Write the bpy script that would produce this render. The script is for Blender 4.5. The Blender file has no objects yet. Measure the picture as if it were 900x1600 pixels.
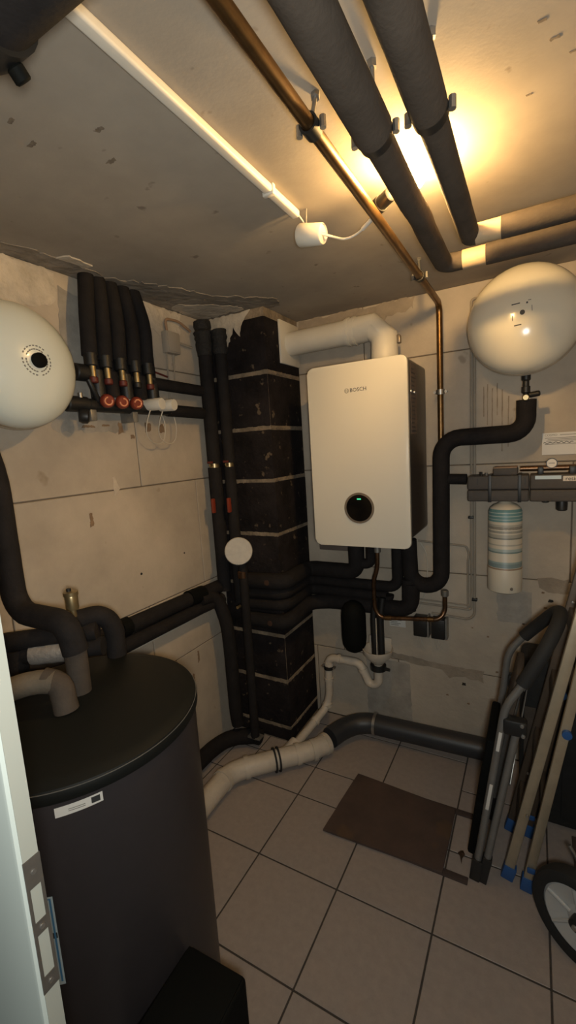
import bpy, bmesh, math, random
from mathutils import Vector, Matrix, Euler
random.seed(7)
S = bpy.context.scene
COL = S.collection
PI = math.pi

# ------------------------------------------------------------------ camera
cam_d = bpy.data.cameras.new('camera')
cam = bpy.data.objects.new('camera', cam_d); COL.objects.link(cam)
cam_d.sensor_fit = 'VERTICAL'; cam_d.sensor_height = 36.0
cam_d.lens = 36.0 * 686.25 / 1600.0
cam_d.clip_start = 0.02
cam.matrix_world = (Matrix.Translation((0, 0, 1.5677)) @ Matrix.Rotation(0.51418, 4, 'Z') @ Matrix.Rotation(PI/2 - 0.14148, 4, 'X')
                    @ Matrix.Rotation(-0.06223, 4, 'Z'))
S.camera = cam

# ------------------------------------------------------------------ world, light, exposure
w = bpy.data.worlds.new('world'); S.world = w; w.use_nodes = True
w.node_tree.nodes['Background'].inputs[0].default_value = (0.80, 0.95, 0.93, 1)
w.node_tree.nodes['Background'].inputs[1].default_value = 0.10
# small bright lamp beside the camera (the flash of the phone that took the picture)
ld = bpy.data.lights.new('flash_lamp', 'AREA'); ld.shape = 'DISK'; ld.size = 0.09
ld.energy = 11.5; ld.color = (0.99, 1.0, 0.93)
lo = bpy.data.objects.new('flash_lamp', ld); COL.objects.link(lo)
lo.location = (0.05, -0.03, 1.545)
lo.rotation_euler = Vector((-0.52, 1.0, 0.0)).to_track_quat('-Z', 'Y').to_euler()
BULB_STRENGTH = 900.0
S.view_settings.view_transform = 'Standard'; S.view_settings.look = 'None'
S.view_settings.gamma = 1.0; S.view_settings.use_curve_mapping = False
S.view_settings.exposure = 0.0

# ------------------------------------------------------------------ materials
def mat(name, col, rough=0.6, metal=0.0, var=0.0, scale=8.0, bump=0.0, bscale=60.0, col2=None, spots=None, spec=0.5, emit=None, estr=0.0, coat=0.0):
    m = bpy.data.materials.new(name); m.use_nodes = True
    nt = m.node_tree; b = nt.nodes['Principled BSDF']
    b.inputs['Base Color'].default_value = (*col, 1); b.inputs['Roughness'].default_value = rough
    b.inputs['Metallic'].default_value = metal; b.inputs['Specular IOR Level'].default_value = spec
    b.inputs['Coat Weight'].default_value = coat
    if emit: b.inputs['Emission Color'].default_value = (*emit, 1); b.inputs['Emission Strength'].default_value = estr
    tc = nt.nodes.new('ShaderNodeTexCoord')
    if var or col2:
        n = nt.nodes.new('ShaderNodeTexNoise'); n.inputs['Scale'].default_value = scale; n.inputs['Detail'].default_value = 6; n.inputs['Roughness'].default_value = 0.62
        nt.links.new(tc.outputs['Object'], n.inputs['Vector'])
        r = nt.nodes.new('ShaderNodeValToRGB'); r.color_ramp.elements[0].position = 0.32; r.color_ramp.elements[1].position = 0.68
        c2 = col2 or tuple(c*(1-var) for c in col); c1 = col if col2 else tuple(min(1, c*(1+var*0.6)) for c in col)
        r.color_ramp.elements[0].color = (*c2, 1); r.color_ramp.elements[1].color = (*c1, 1)
        nt.links.new(n.outputs['Fac'], r.inputs['Fac']); out = r.outputs['Color']
        if spots:
            n2 = nt.nodes.new('ShaderNodeTexNoise'); n2.inputs['Scale'].default_value = spots[1]; n2.inputs['Detail'].default_value = 3
            nt.links.new(tc.outputs['Object'], n2.inputs['Vector'])
            r2 = nt.nodes.new('ShaderNodeValToRGB'); r2.color_ramp.elements[0].position = spots[2]; r2.color_ramp.elements[1].position = min(1, spots[2]+0.05)
            r2.color_ramp.elements[0].color = (0, 0, 0, 1); r2.color_ramp.elements[1].color = (spots[3],)*3 + (1,)
            nt.links.new(n2.outputs['Fac'], r2.inputs['Fac'])
            mx = nt.nodes.new('ShaderNodeMix'); mx.data_type = 'RGBA'
            nt.links.new(r2.outputs['Color'], mx.inputs['Factor']); nt.links.new(out, mx.inputs['A']); mx.inputs['B'].default_value = (*spots[0], 1)
            out = mx.outputs['Result']
        nt.links.new(out, b.inputs['Base Color'])
    if bump:
        n3 = nt.nodes.new('ShaderNodeTexNoise'); n3.inputs['Scale'].default_value = bscale; n3.inputs['Detail'].default_value = 5
        nt.links.new(tc.outputs['Object'], n3.inputs['Vector'])
        bp = nt.nodes.new('ShaderNodeBump'); bp.inputs['Strength'].default_value = bump; bp.inputs['Distance'].default_value = 0.01
        nt.links.new(n3.outputs['Fac'], bp.inputs['Height']); nt.links.new(bp.outputs['Normal'], b.inputs['Normal'])
    return m

def band_mat(name, base, bands, rough=0.45):
    """flat print in rings: colour by height (object Z)"""
    m = bpy.data.materials.new(name); m.use_nodes = True; nt = m.node_tree; b = nt.nodes['Principled BSDF']
    b.inputs['Roughness'].default_value = rough
    tc = nt.nodes.new('ShaderNodeTexCoord'); sp = nt.nodes.new('ShaderNodeSeparateXYZ'); nt.links.new(tc.outputs['Object'], sp.inputs[0])
    mr = nt.nodes.new('ShaderNodeMapRange'); mr.inputs['From Min'].default_value = bands[0][0]; mr.inputs['From Max'].default_value = bands[-1][0]
    nt.links.new(sp.outputs['Z'], mr.inputs['Value'])
    r = nt.nodes.new('ShaderNodeValToRGB'); r.color_ramp.interpolation = 'CONSTANT'
    z0, z1 = bands[0][0], bands[-1][0]
    els = r.color_ramp.elements
    els[0].position = 0; els[0].color = (*bands[0][1], 1); els[1].position = 1; els[1].color = (*bands[-1][1], 1)
    for z, c in bands[1:-1]:
        e = els.new((z-z0)/(z1-z0)); e.color = (*c, 1)
    nt.links.new(mr.outputs['Result'], r.inputs['Fac']); nt.links.new(r.outputs['Color'], b.inputs['Base Color'])
    return m

M = {}
M['wall'] = mat('pale_block', (0.45, 0.388, 0.315), 0.9, var=0.20, scale=2.6, bump=0.25, bscale=45, spots=((0.20, 0.15, 0.10), 9.0, 0.70, 0.5))
M['wall_joint'] = mat('block_joint', (0.16, 0.125, 0.09), 0.95, var=0.3, scale=14, bump=0.3)
M['ceiling'] = mat('raw_concrete', (0.36, 0.315, 0.26), 0.88, var=0.16, scale=3.0, bump=0.035, bscale=110, spots=((0.13, 0.10, 0.08), 16.0, 0.69, 0.65))
M['plaster'] = mat('plaster_smear', (0.52, 0.46, 0.38), 0.95, var=0.3, scale=11, bump=0.7, bscale=40)
M['plaster_dim'] = mat('plaster_grey', (0.27, 0.235, 0.195), 0.95, var=0.35, scale=9, bump=0.8, bscale=30)
M['primer'] = mat('grey_primer', (0.345, 0.315, 0.275), 0.9, var=0.25, scale=10, bump=0.2)
M['patch'] = mat('mortar_patch', (0.30, 0.25, 0.195), 0.95, var=0.2, scale=12, bump=0.4)
M['chim'] = mat('dark_brick', (0.016, 0.0130, 0.0135), 0.9, spec=0.15, var=0.5, scale=9, bump=0.6, bscale=50, spots=((0.16, 0.12, 0.08), 24.0, 0.66, 0.6))
M['mortar'] = mat('chimney_mortar', (0.24, 0.19, 0.135), 0.95, var=0.45, scale=12, bump=0.8, bscale=60)
M['tile'] = mat('floor_tile', (0.32, 0.275, 0.25), 0.5, var=0.09, scale=40, bump=0.06, bscale=160)
M['grout'] = mat('floor_grout', (0.055, 0.045, 0.038), 0.9, var=0.3, scale=30)
M['foam'] = mat('foam_insulation', (0.0150, 0.0132, 0.0135), 0.85, spec=0.2, var=0.25, scale=20, bump=0.15, bscale=120)
M['foam_grey'] = mat('foam_insulation_grey', (0.072, 0.058, 0.047), 0.85, spec=0.2, var=0.2, scale=14, bump=0.15, bscale=120)
M['foam_light'] = mat('foam_insulation_faded', (0.12, 0.10, 0.075), 0.8, var=0.2, scale=14, bump=0.15, bscale=120)
M['sleeve'] = mat('beige_sleeve', (0.50, 0.38, 0.24), 0.6, var=0.1, scale=20)
M['black'] = mat('black_plastic', (0.012, 0.012, 0.012), 0.45)
M['black_matt'] = mat('black_matt', (0.0035, 0.004, 0.0036), 0.75, bump=0.05, spec=0.12)
M['rubber'] = mat('black_rubber', (0.012, 0.012, 0.012), 0.8)
M['copper'] = mat('aged_copper', (0.20, 0.115, 0.048), 0.36, 0.9, var=0.35, scale=18)
M['copper_dark'] = mat('dark_copper', (0.16, 0.09, 0.05), 0.32, 0.85, var=0.5, scale=30)
M['brass'] = mat('brass', (0.40, 0.31, 0.17), 0.36, 0.85, var=0.2, scale=30)
M['steel'] = mat('steel', (0.50, 0.49, 0.47), 0.32, 0.9, var=0.15, scale=30)
M['zinc'] = mat('zinc_dull', (0.30, 0.29, 0.27), 0.45, 0.7, var=0.2, scale=30)
M['white_pl'] = mat('white_plastic', (0.66, 0.62, 0.54), 0.45, var=0.05, scale=10)
M['cream'] = mat('cream_enamel', (0.74, 0.69, 0.57), 0.16, var=0.03, scale=6, coat=0.4)
M['white_en'] = mat('white_enamel', (0.72, 0.74, 0.66), 0.25, var=0.03, scale=6, coat=0.2)
M['enamel_dirty'] = mat('enamel_rim', (0.34, 0.27, 0.19), 0.4, var=0.3, scale=14)
M['boiler_front'] = mat('boiler_glass_front', (0.66, 0.63, 0.55), 0.16, coat=0.3)
M['boiler_side'] = mat('boiler_dark_side', (0.040, 0.034, 0.031), 0.35)
M['board'] = mat('mount_board', (0.13, 0.10, 0.085), 0.8, var=0.15)
M['drain'] = mat('drain_beige', (0.52, 0.46, 0.385), 0.5, var=0.14, scale=14)
M['anthracite'] = mat('anthracite_pipe', (0.030, 0.031, 0.035), 0.45, var=0.1)
M['tank'] = mat('tank_jacket', (0.032, 0.028, 0.030), 0.42, spec=0.35, var=0.05, scale=30)
M['lid'] = mat('tank_lid', (0.006, 0.007, 0.0065), 0.55, spec=0.25)
M['door'] = mat('door_paint', (0.50, 0.55, 0.52), 0.4)
M['door_edge'] = mat('door_paint_edge', (0.33, 0.335, 0.295), 0.45)
M['strike'] = mat('strike_plate', (0.13, 0.115, 0.10), 0.45, 0.5, var=0.12, scale=40)
M['label'] = mat('paper_label', (0.62, 0.60, 0.56), 0.5)
M['label_blue'] = mat('paper_blue', (0.07, 0.23, 0.42), 0.5)
M['label_pale'] = mat('paper_pale_blue', (0.50, 0.60, 0.64), 0.45)
M['ink'] = mat('ink', (0.03, 0.03, 0.03), 0.6)
M['ink_grey'] = mat('ink_grey', (0.17, 0.165, 0.145), 0.6)
M['red'] = mat('red_plastic', (0.20, 0.032, 0.016), 0.4)
M['red_ring'] = mat('orange_ring', (0.72, 0.28, 0.14), 0.4)
M['dark_red'] = mat('dark_red', (0.11, 0.018, 0.012), 0.5)
M['group'] = mat('group_shell', (0.072, 0.062, 0.054), 0.7, var=0.12, scale=14, bump=0.15, bscale=90)
M['mat_brown'] = mat('brown_board', (0.085, 0.055, 0.042), 0.75, var=0.35, scale=7, col2=(0.055, 0.036, 0.030), spots=((0.10, 0.06, 0.03), 5.0, 0.6, 0.6), bump=0.1)
M['batten'] = mat('brown_batten', (0.060, 0.040, 0.034), 0.8, var=0.2)
M['alu'] = mat('ladder_aluminium', (0.48, 0.40, 0.29), 0.42, 0.55, var=0.12, scale=16)
M['alu_shaded'] = mat('ladder_shaded', (0.10, 0.075, 0.055), 0.5, 0.4, var=0.15, scale=16)  # same aluminium, with the shade on far and inner parts put into the colour
M['alu_tube'] = mat('grey_tube', (0.27, 0.265, 0.255), 0.38, 0.6, var=0.1, scale=18)
M['blue'] = mat('blue_plastic', (0.02, 0.08, 0.24), 0.45)
M['rim'] = mat('wheel_rim', (0.50, 0.50, 0.49), 0.4, 0.2)
M['fabric'] = mat('black_fabric', (0.013, 0.013, 0.013), 0.9, var=0.3, scale=20, bump=0.3)
M['gauge'] = mat('gauge_face', (0.40, 0.37, 0.32), 0.5, var=0.12, scale=30)
M['dial'] = mat('dial_face', (0.62, 0.53, 0.40), 0.4)
M['glassblack'] = mat('black_glass', (0.004, 0.004, 0.004), 0.1)
M['ringgrey'] = mat('dial_ring', (0.22, 0.18, 0.14), 0.35, 0.4)
M['led'] = mat('green_led', (0.02, 0.3, 0.15), 0.4, emit=(0.1, 1.0, 0.45), estr=0.9)
M['bulb'] = mat('glowing_bulb', (1, 0.8, 0.5), 0.4, emit=(1.0, 0.61, 0.22), estr=BULB_STRENGTH)
M['box_grey'] = mat('grey_box', (0.34, 0.30, 0.25), 0.6)
M['conduit'] = mat('grey_conduit', (0.30, 0.26, 0.21), 0.6, var=0.12, scale=14)
M['cable'] = mat('pale_cable', (0.50, 0.46, 0.39), 0.5)
M['foil'] = mat('foil_tape', (0.34, 0.32, 0.30), 0.5, 0.35, var=0.15, scale=30, bump=0.3, bscale=80)
M['leaf'] = mat('dead_leaf', (0.11, 0.06, 0.03), 0.8)
M['hole'] = mat('drill_hole', (0.02, 0.018, 0.016), 0.9)
M['rust'] = mat('rusty_mark', (0.22, 0.145, 0.09), 0.9, var=0.3, scale=40)
M['ceil_mark'] = mat('ceiling_mark', (0.20, 0.16, 0.12), 0.95, var=0.4, scale=60)
M['rust_dark'] = mat('rust_dark', (0.05, 0.022, 0.012), 0.9, var=0.3, scale=60)
M['streak'] = mat('water_streak', (0.30, 0.24, 0.175), 0.95, var=0.3, scale=30)
M['seal'] = mat('black_sealant', (0.012, 0.011, 0.011), 0.8, bump=0.9, bscale=50)
M['brown_strip'] = mat('brown_strip', (0.30, 0.19, 0.12), 0.6)
TEAL = (0.13, 0.27, 0.28); CRM = (0.62, 0.56, 0.45); GRY = (0.40, 0.38, 0.32)
_b = [(0.88, CRM), (0.995, (0.30, 0.20, 0.13)), (1.0, CRM), (1.003, (0.20, 0.27, 0.27)), (1.022, (0.28, 0.36, 0.35)), (1.030, CRM), (1.068, (0.14, 0.21, 0.21)), (1.074, (0.36, 0.42, 0.40)),
      (1.086, CRM), (1.100, GRY), (1.106, CRM), (1.128, (0.18, 0.19, 0.17)), (1.134, GRY), (1.150, CRM), (1.156, (0.33, 0.32, 0.27)), (1.166, CRM), (1.172, (0.30, 0.27, 0.22)),
      (1.182, GRY), (1.192, CRM), (1.204, TEAL), (1.212, (0.36, 0.45, 0.44)), (1.217, TEAL), (1.226, (0.42, 0.50, 0.48)), (1.231, TEAL), (1.240, (0.4, 0.48, 0.46)), (1.245, TEAL), (1.256, CRM), (1.4, CRM)]
M['cartridge'] = band_mat('printed_cylinder', CRM, _b)

# ------------------------------------------------------------------ helpers
def link(o): COL.objects.link(o); return o
def thing(name, label, cat, loc=(0, 0, 0), group=None, kind=None):
    o = link(bpy.data.objects.new(name, None)); o.empty_display_size = 0.05
    o.location = loc
    if label: o['label'] = label
    if cat: o['category'] = cat
    if group: o['group'] = group
    if kind: o['kind'] = kind
    return o
def part(name, bm, m, parent=None, smooth=True, label=None, kind=None):
    me = bpy.data.meshes.new(name)
    bmesh.ops.recalc_face_normals(bm, faces=bm.faces[:])
    bm.to_mesh(me); bm.free(); me.materials.append(M[m] if isinstance(m, str) else m)
    if smooth:
        me.polygons.foreach_set('use_smooth', [True]*len(me.polygons))
        me.set_sharp_from_angle(angle=math.radians(38))
    o = link(bpy.data.objects.new(name, me))
    if parent:
        o.parent = parent
        if parent.type == 'EMPTY': o.location = -parent.location
    if label: o['label'] = label
    if kind: o['kind'] = kind
    return o
def tag(o, label, cat, group=None):
    o['label'] = label; o['category'] = cat
    if group: o['group'] = group
    return o
def box(x0, x1, y0, y1, z0, z1, bev=0.0, seg=2, bm=None):
    b = bmesh.new()
    vs = [b.verts.new((x, y, z)) for x in (x0, x1) for y in (y0, y1) for z in (z0, z1)]
    for f in ((0,1,3,2),(4,6,7,5),(0,4,5,1),(2,3,7,6),(0,2,6,4),(1,5,7,3)): b.faces.new([vs[i] for i in f])
    bmesh.ops.recalc_face_normals(b, faces=b.faces[:])
    if bev: bmesh.ops.bevel(b, geom=b.edges[:], offset=bev, segments=seg, profile=0.5, affect='EDGES')
    return join(bm, b)
def join(bm, b):
    if bm is None: return b
    me = bpy.data.meshes.new('tmp'); b.to_mesh(me); b.free(); bm.from_mesh(me); bpy.data.meshes.remove(me); return bm
def xf(bm, mx): bmesh.ops.transform(bm, matrix=mx, verts=bm.verts[:]); return bm
def fil(pts, R, n=7):
    P = [Vector(p) for p in pts]; out = [P[0]]
    for i in range(1, len(P)-1):
        a, p, c = P[i-1], P[i], P[i+1]
        d1, d2 = p-a, c-p; l1, l2 = d1.length, d2.length
        if d1.angle(d2, 0) < 0.03: out.append(p); continue
        r = min(R, l1*0.49, l2*0.49); s = p - d1/l1*r; e = p + d2/l2*r
        k = 0.75
        for j in range(n+1):
            t = j/n
            c1 = s.lerp(p, 0.56); c2 = e.lerp(p, 0.56)
            out.append(s*(1-t)**3 + c1*3*t*(1-t)**2 + c2*3*t*t*(1-t) + e*t**3)
    out.append(P[-1]); return out
def tube(pts, r, R=0.0, n=16, bm=None, wob=0.0, closed=False, sub=0, flat=1.0):
    P = fil(pts, R) if R else [Vector(p) for p in pts]
    if sub:
        Q = [P[0]]
        for a, b_ in zip(P, P[1:]):
            k = max(1, int((b_-a).length/sub))
            for j in range(1, k+1): Q.append(a.lerp(b_, j/k))
        P = Q
    b = bmesh.new(); rings = []
    m = len(P)
    T = []
    for i in range(m):
        if closed: t = P[(i+1) % m]-P[i-1]
        else: t = P[min(i+1, m-1)]-P[max(i-1, 0)]
        T.append(t.normalized())
    u = T[0].orthogonal().normalized()
    if abs(T[0].z) < 0.9: u = (Vector((0, 0, 1)) - T[0]*T[0].z).normalized()
    for i in range(m):
        if i:
            ax = T[i-1].cross(T[i])
            if ax.length > 1e-7: u = Matrix.Rotation(T[i-1].angle(T[i]), 3, ax.normalized()) @ u
        v = T[i].cross(u).normalized()
        rr = (r(i/(m-1)) if callable(r) else r) * (1 + wob*random.uniform(-1, 1))
        rings.append([b.verts.new(P[i] + (u*math.cos(2*PI*k/n) + v*flat*math.sin(2*PI*k/n))*rr) for k in range(n)])
    rng = range(m) if closed else range(m-1)
    for i in rng:
        A, B = rings[i], rings[(i+1) % m]
        for k in range(n): b.faces.new((A[k], A[(k+1) % n], B[(k+1) % n], B[k]))
    if not closed: b.faces.new(rings[0][::-1]); b.faces.new(rings[-1])
    return join(bm, b)
def lathe(prof, org, axis, n=32, bm=None):
    """prof: list of (radius, distance along axis)"""
    ax = Vector(axis).normalized(); u = ax.orthogonal().normalized(); v = ax.cross(u); o = Vector(org)
    b = bmesh.new(); rings = []
    for r, h in prof:
        if r < 1e-6: rings.append([b.verts.new(o+ax*h)])
        else: rings.append([b.verts.new(o+ax*h+(u*math.cos(2*PI*k/n)+v*math.sin(2*PI*k/n))*r) for k in range(n)])
    for A, B in zip(rings, rings[1:]):
        if len(A) == 1 and len(B) == 1: continue
        for k in range(n):
            k2 = (k+1) % n
            if len(A) == 1: b.faces.new((A[0], B[k2], B[k]))
            elif len(B) == 1: b.faces.new((A[k], A[k2], B[0]))
            else: b.faces.new((A[k], A[k2], B[k2], B[k]))
    if len(rings[0]) > 1: b.faces.new(rings[0][::-1])
    if len(rings[-1]) > 1: b.faces.new(rings[-1])
    return join(bm, b)
def cyl(a, b_, r, n=20, bev=0.0, bm=None, r2=None):
    a = Vector(a); d = Vector(b_)-a; L = d.length; r2 = r if r2 is None else r2
    pr = [(r-bev, 0), (r, bev), (r2, L-bev), (r2-bev, L)] if bev else [(r, 0), (r2, L)]
    return lathe(pr, a, d, n, bm)
def ring(c, axis, r, t, w, n=28, bm=None):
    """band of inner radius r, thickness t, width w centred at c"""
    ax = Vector(axis).normalized()
    return lathe([(r, -w/2), (r+t, -w/2), (r+t, w/2), (r, w/2), (r, -w/2)], c, ax, n, bm) if False else cylring(c, ax, r, t, w, n, bm)
def cylring(c, ax, r, t, w, n, bm):
    u = ax.orthogonal().normalized(); v = ax.cross(u); c = Vector(c); b = bmesh.new(); R = []
    for rr, h in ((r, -w/2), (r+t, -w/2), (r+t, w/2), (r, w/2)):
        R.append([b.verts.new(c+ax*h+(u*math.cos(2*PI*k/n)+v*math.sin(2*PI*k/n))*rr) for k in range(n)])
    for i in range(4):
        A, B = R[i], R[(i+1) % 4]
        for k in range(n): b.faces.new((A[k], A[(k+1) % n], B[(k+1) % n], B[k]))
    return join(bm, b)
def rrect(w, h, r, n=6):
    pts = []
    for cx, cy, a0 in ((w/2-r, h/2-r, 0), (-w/2+r, h/2-r, PI/2), (-w/2+r, -h/2+r, PI), (w/2-r, -h/2+r, 1.5*PI)):
        for k in range(n+1): a = a0+PI/2*k/n; pts.append((cx+r*math.cos(a), cy+r*math.sin(a)))
    return pts
def prism(pts2, o, ux, uy, t, bev=0.0, bm=None):
    """outline pts2 in plane (o, ux, uy), extruded along ux x uy by t"""
    o, ux, uy = Vector(o), Vector(ux).normalized(), Vector(uy).normalized(); nn = ux.cross(uy)
    b = bmesh.new()
    lo_ = [b.verts.new(o+ux*x+uy*y) for x, y in pts2]; hi = [b.verts.new(o+ux*x+uy*y+nn*t) for x, y in pts2]
    b.faces.new(lo_[::-1]); top = b.faces.new(hi); k = len(pts2)
    for i in range(k): b.faces.new((lo_[i], lo_[(i+1) % k], hi[(i+1) % k], hi[i]))
    if bev: bmesh.ops.bevel(b, geom=list(top.edges), offset=bev, segments=3, profile=0.5, affect='EDGES')
    return join(bm, b)
def jag(pts, amp, step):
    """ragged closed outline through pts"""
    out = []
    for i in range(len(pts)):
        a, c = Vector((*pts[i], 0)), Vector((*pts[(i+1) % len(pts)], 0)); k = max(1, int((c-a).length/step))
        for j in range(k):
            p = a.lerp(c, j/k); out.append((p.x+random.uniform(-amp, amp), p.y+random.uniform(-amp, amp)))
    return out
def smear(name, pts, plane, m, parent, t=0.002, amp=0.008, step=0.02, label=None):
    """ragged plaster or stain of real thickness lying on a wall: plane L left (y,z), B back (x,z), C ceiling (x,y)"""
    q = jag(pts, amp, step)
    if plane == 'L': b = prism(q, (-1.48, 0, 0), (0, 1, 0), (0, 0, 1), t)
    elif plane == 'B': b = prism([(-x, z) for x, z in q], (0, 2.2, 0), (-1, 0, 0), (0, 0, 1), t)
    else: b = prism([(x, -y) for x, y in q], (0, 0, 2.24), (1, 0, 0), (0, -1, 0), t)
    return part(name, b, m, parent, smooth=False, label=label)
def text(s, size, loc, rot, m, parent, name='lettering', ext=0.0004, align='CENTER'):
    cu = bpy.data.curves.new(name, 'FONT'); cu.body = s; cu.size = size; cu.extrude = ext; cu.align_x = align; cu.align_y = 'CENTER'; cu.resolution_u = 2
    t = bpy.data.objects.new(name, cu); COL.objects.link(t)
    dg = bpy.context.evaluated_depsgraph_get(); me = bpy.data.meshes.new_from_object(t.evaluated_get(dg))
    bpy.data.objects.remove(t); bpy.data.curves.remove(cu)
    me.transform(Matrix.Translation(loc) @ Euler(rot).to_matrix().to_4x4()); me.materials.clear(); me.materials.append(M[m])
    o = link(bpy.data.objects.new(name, me))
    if parent:
        o.parent = parent
        if parent.type == 'EMPTY': o.location = -parent.location
    return o
def struct(name, bm, m, smooth=False):
    o = part(name, bm, m, smooth=smooth); o['kind'] = 'structure'; return o

# ------------------------------------------------------------------ the room shell
XL, XR, YF, YB, ZC = -1.48, 0.62, 0.255, 2.20, 2.24
floor = struct('floor', box(XL-0.1, XR+0.1, -1.2, YB+0.1, -0.10, -0.0015), 'grout')
xs = [XL, -1.392, -1.2533, -0.9233, -0.5933, -0.2633, 0.0667, 0.3967, XR]
ysA = [-1.077, -0.747, -0.417, -0.087, 0.243, 0.573, 0.903, 1.233, 1.563, 1.7515, 2.0815, YB]
ysB = [-1.077, -0.747, -0.417, -0.087, 0.243, 0.573, 0.903, 1.233, 1.563, 1.893, YB]
J = 0.0029
for i in range(len(xs)-1):
    ys = ysB if i >= 5 else ysA
    for j in range(len(ys)-1):
        dz = random.uniform(-0.0004, 0.0003)
        part('tile', box(xs[i]+J, xs[i+1]-J, ys[j]+J, ys[j+1]-J, -0.008, dz, 0.0012, 1), 'tile', floor, smooth=False)
ceiling = struct('ceiling', box(XL-0.1, XR+0.1, -1.2, YB+0.1, ZC, ZC+0.12), 'ceiling')
# back wall of big pale blocks, recessed joints
wb = struct('wall_back', box(XL-0.1, XR+0.1, YB+0.006, YB+0.12, 0, ZC), 'wall_joint')
zs = [0.0, 0.415, 0.917, 1.445, 1.963, ZC]
vj = [[-1.10, -0.62, 0.02], [-0.93, 0.30], [-0.60, 0.146], [-0.90, 0.32], [-0.75, 0.05]]
for c in range(5):
    e = [XL] + vj[c] + [XR]
    for a, b_ in zip(e, e[1:]):
        part('block', box(a+0.0025, b_-0.0025, YB+random.uniform(0, 0.0015), YB+0.03, zs[c]+0.0025, zs[c+1]-0.0025, 0.002, 1), 'wall', wb, smooth=False)
wl = struct('wall_left', box(XL-0.12, XL-0.006, -0.1, YB+0.1, 0, ZC), 'wall_joint')
vl = [[0.9, 1.45], [0.55, 1.32], [0.75, 1.70], [0.50, 1.35], [0.80, 1.62]]
zl = [0.0, 0.60, 0.915, 1.447, 1.963, ZC]
for c in range(5):
    e = [YF] + vl[c] + [YB]
    for a, b_ in zip(e, e[1:]):
        part('block', box(XL-0.03, XL-random.uniform(0, 0.0015), a+0.0025, b_-0.0025, zl[c]+0.0025, zl[c+1]-0.0025, 0.002, 1), 'wall', wl, smooth=False)
struct('wall_right', box(XR, XR+0.1, -0.1, YB+0.1, 0, ZC), 'wall')
wf = struct('wall_front', box(XL, -0.56, 0.2185, YF, 0, ZC), 'wall')
part('wall_panel', box(-0.56, 0.46, 0.2185, YF, 2.05, ZC), 'wall', wf, smooth=False)
part('wall_panel', box(0.46, XR, 0.2185, YF, 0, ZC), 'wall', wf, smooth=False)

# plaster smears, primer, stains and drill holes
smear('plaster_smear', [(-1.48, 0.42), (-1.40, 0.42), (-1.41, 0.85), (-1.36, 1.06), (-1.40, 1.20), (-1.30, 1.38), (-1.20, 1.62), (-1.02, 1.80), (-1.05, 1.90), (-1.48, 1.90)], 'C', 'plaster_dim', ceiling, 0.003, 0.014)
smear('plaster_smear', [(-1.38, 1.00), (-1.34, 1.02), (-1.35, 1.12), (-1.38, 1.11)], 'C', 'plaster', ceiling, 0.0045, 0.008)
smear('plaster_smear', [(-1.47, 1.62), (-1.40, 1.60), (-1.20, 1.78), (-1.22, 1.84), (-1.47, 1.84)], 'C', 'plaster', ceiling, 0.0045, 0.012)
smear('plaster_smear', [(0.80, 2.10), (0.92, 2.08), (0.99, 2.11), (1.05, 2.12), (1.06, 2.235), (0.80, 2.235)], 'L', 'plaster', wl, 0.002, 0.010)
smear('plaster_smear', [(1.36, 2.14), (1.66, 2.10), (1.70, 2.235), (1.36, 2.235)], 'L', 'plaster', wl, 0.002, 0.016)
smear('grey_primer', [(1.035, 1.72), (1.14, 1.70), (1.15, 2.17), (1.065, 2.19)], 'L', 'primer', wl, 0.001, 0.004)
smear('grey_primer', [(0.98, 1.68), (1.30, 1.68), (1.30, 1.75), (0.98, 1.76)], 'L', 'primer', wl, 0.0008, 0.008)
smear('plaster_smear', [(1.20, 1.42), (1.235, 1.45), (1.215, 1.50), (1.205, 1.50)], 'L', 'plaster', wl, 0.001, 0.003)
for y, z, a, b_ in ((1.27, 1.695, .012, .022), (1.42, 1.70, .018, .022), (1.50, 1.695, .014, .018), (1.12, 1.70, .03, .005), (1.20, 1.705, .02, .004), (1.33, 1.66, .012, .008), (1.085, 1.345, .008, .028), (1.52, 0.83, .018, .022), (1.60, 0.55, .006, .03), (1.55, 0.45, .008, .03)):
    smear('stain', [(y-a, z-b_), (y+a, z-b_*.7), (y+a*.8, z+b_), (y-a*.7, z+b_)], 'L', 'rust', wl, 0.0018, min(a, b_)*.28, min(a, b_)*.6)
part('drill_hole', cyl((XL-.002, 1.295, 1.073), (XL+.0012, 1.295, 1.073), 0.0055, 10), 'hole', wl)
part('drill_hole', cyl((XL-.002, 1.57, 1.10), (XL+.0012, 1.57, 1.10), 0.004, 10), 'hole', wl)
smear('mortar_patch', [(-0.72, 0.455), (-0.50, 0.44), (-0.26, 0.430), (-0.20, 0.43), (-0.20, 0.375), (-0.30, 0.385), (-0.36, 0.36), (-0.40, 0.40), (-0.55, 0.41), (-0.70, 0.425)], 'B', 'patch', wb, 0.002, 0.005)
smear('mortar_patch', [(0.02, 0.925), (0.14, 0.93), (0.145, 0.86), (0.06, 0.865), (0.03, 0.885)], 'B', 'patch', wb, 0.002, 0.006)
smear('grey_primer', [(-0.14, 0.70), (0.0, 0.70), (0.0, 0.86), (-0.14, 0.86)], 'B', 'primer', wb, 0.0006, 0.004)
smear('grey_primer', [(-0.80, 0.03), (-0.55, 0.05), (-0.56, 0.40), (-0.80, 0.40)], 'B', 'primer', wb, 0.0006, 0.004)
smear('plaster_smear', [(-1.1, 2.17), (-0.72, 2.14), (-0.50, 2.19), (-0.5, 2.236), (-1.1, 2.236)], 'B', 'patch', wb, 0.002, 0.010)
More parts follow.
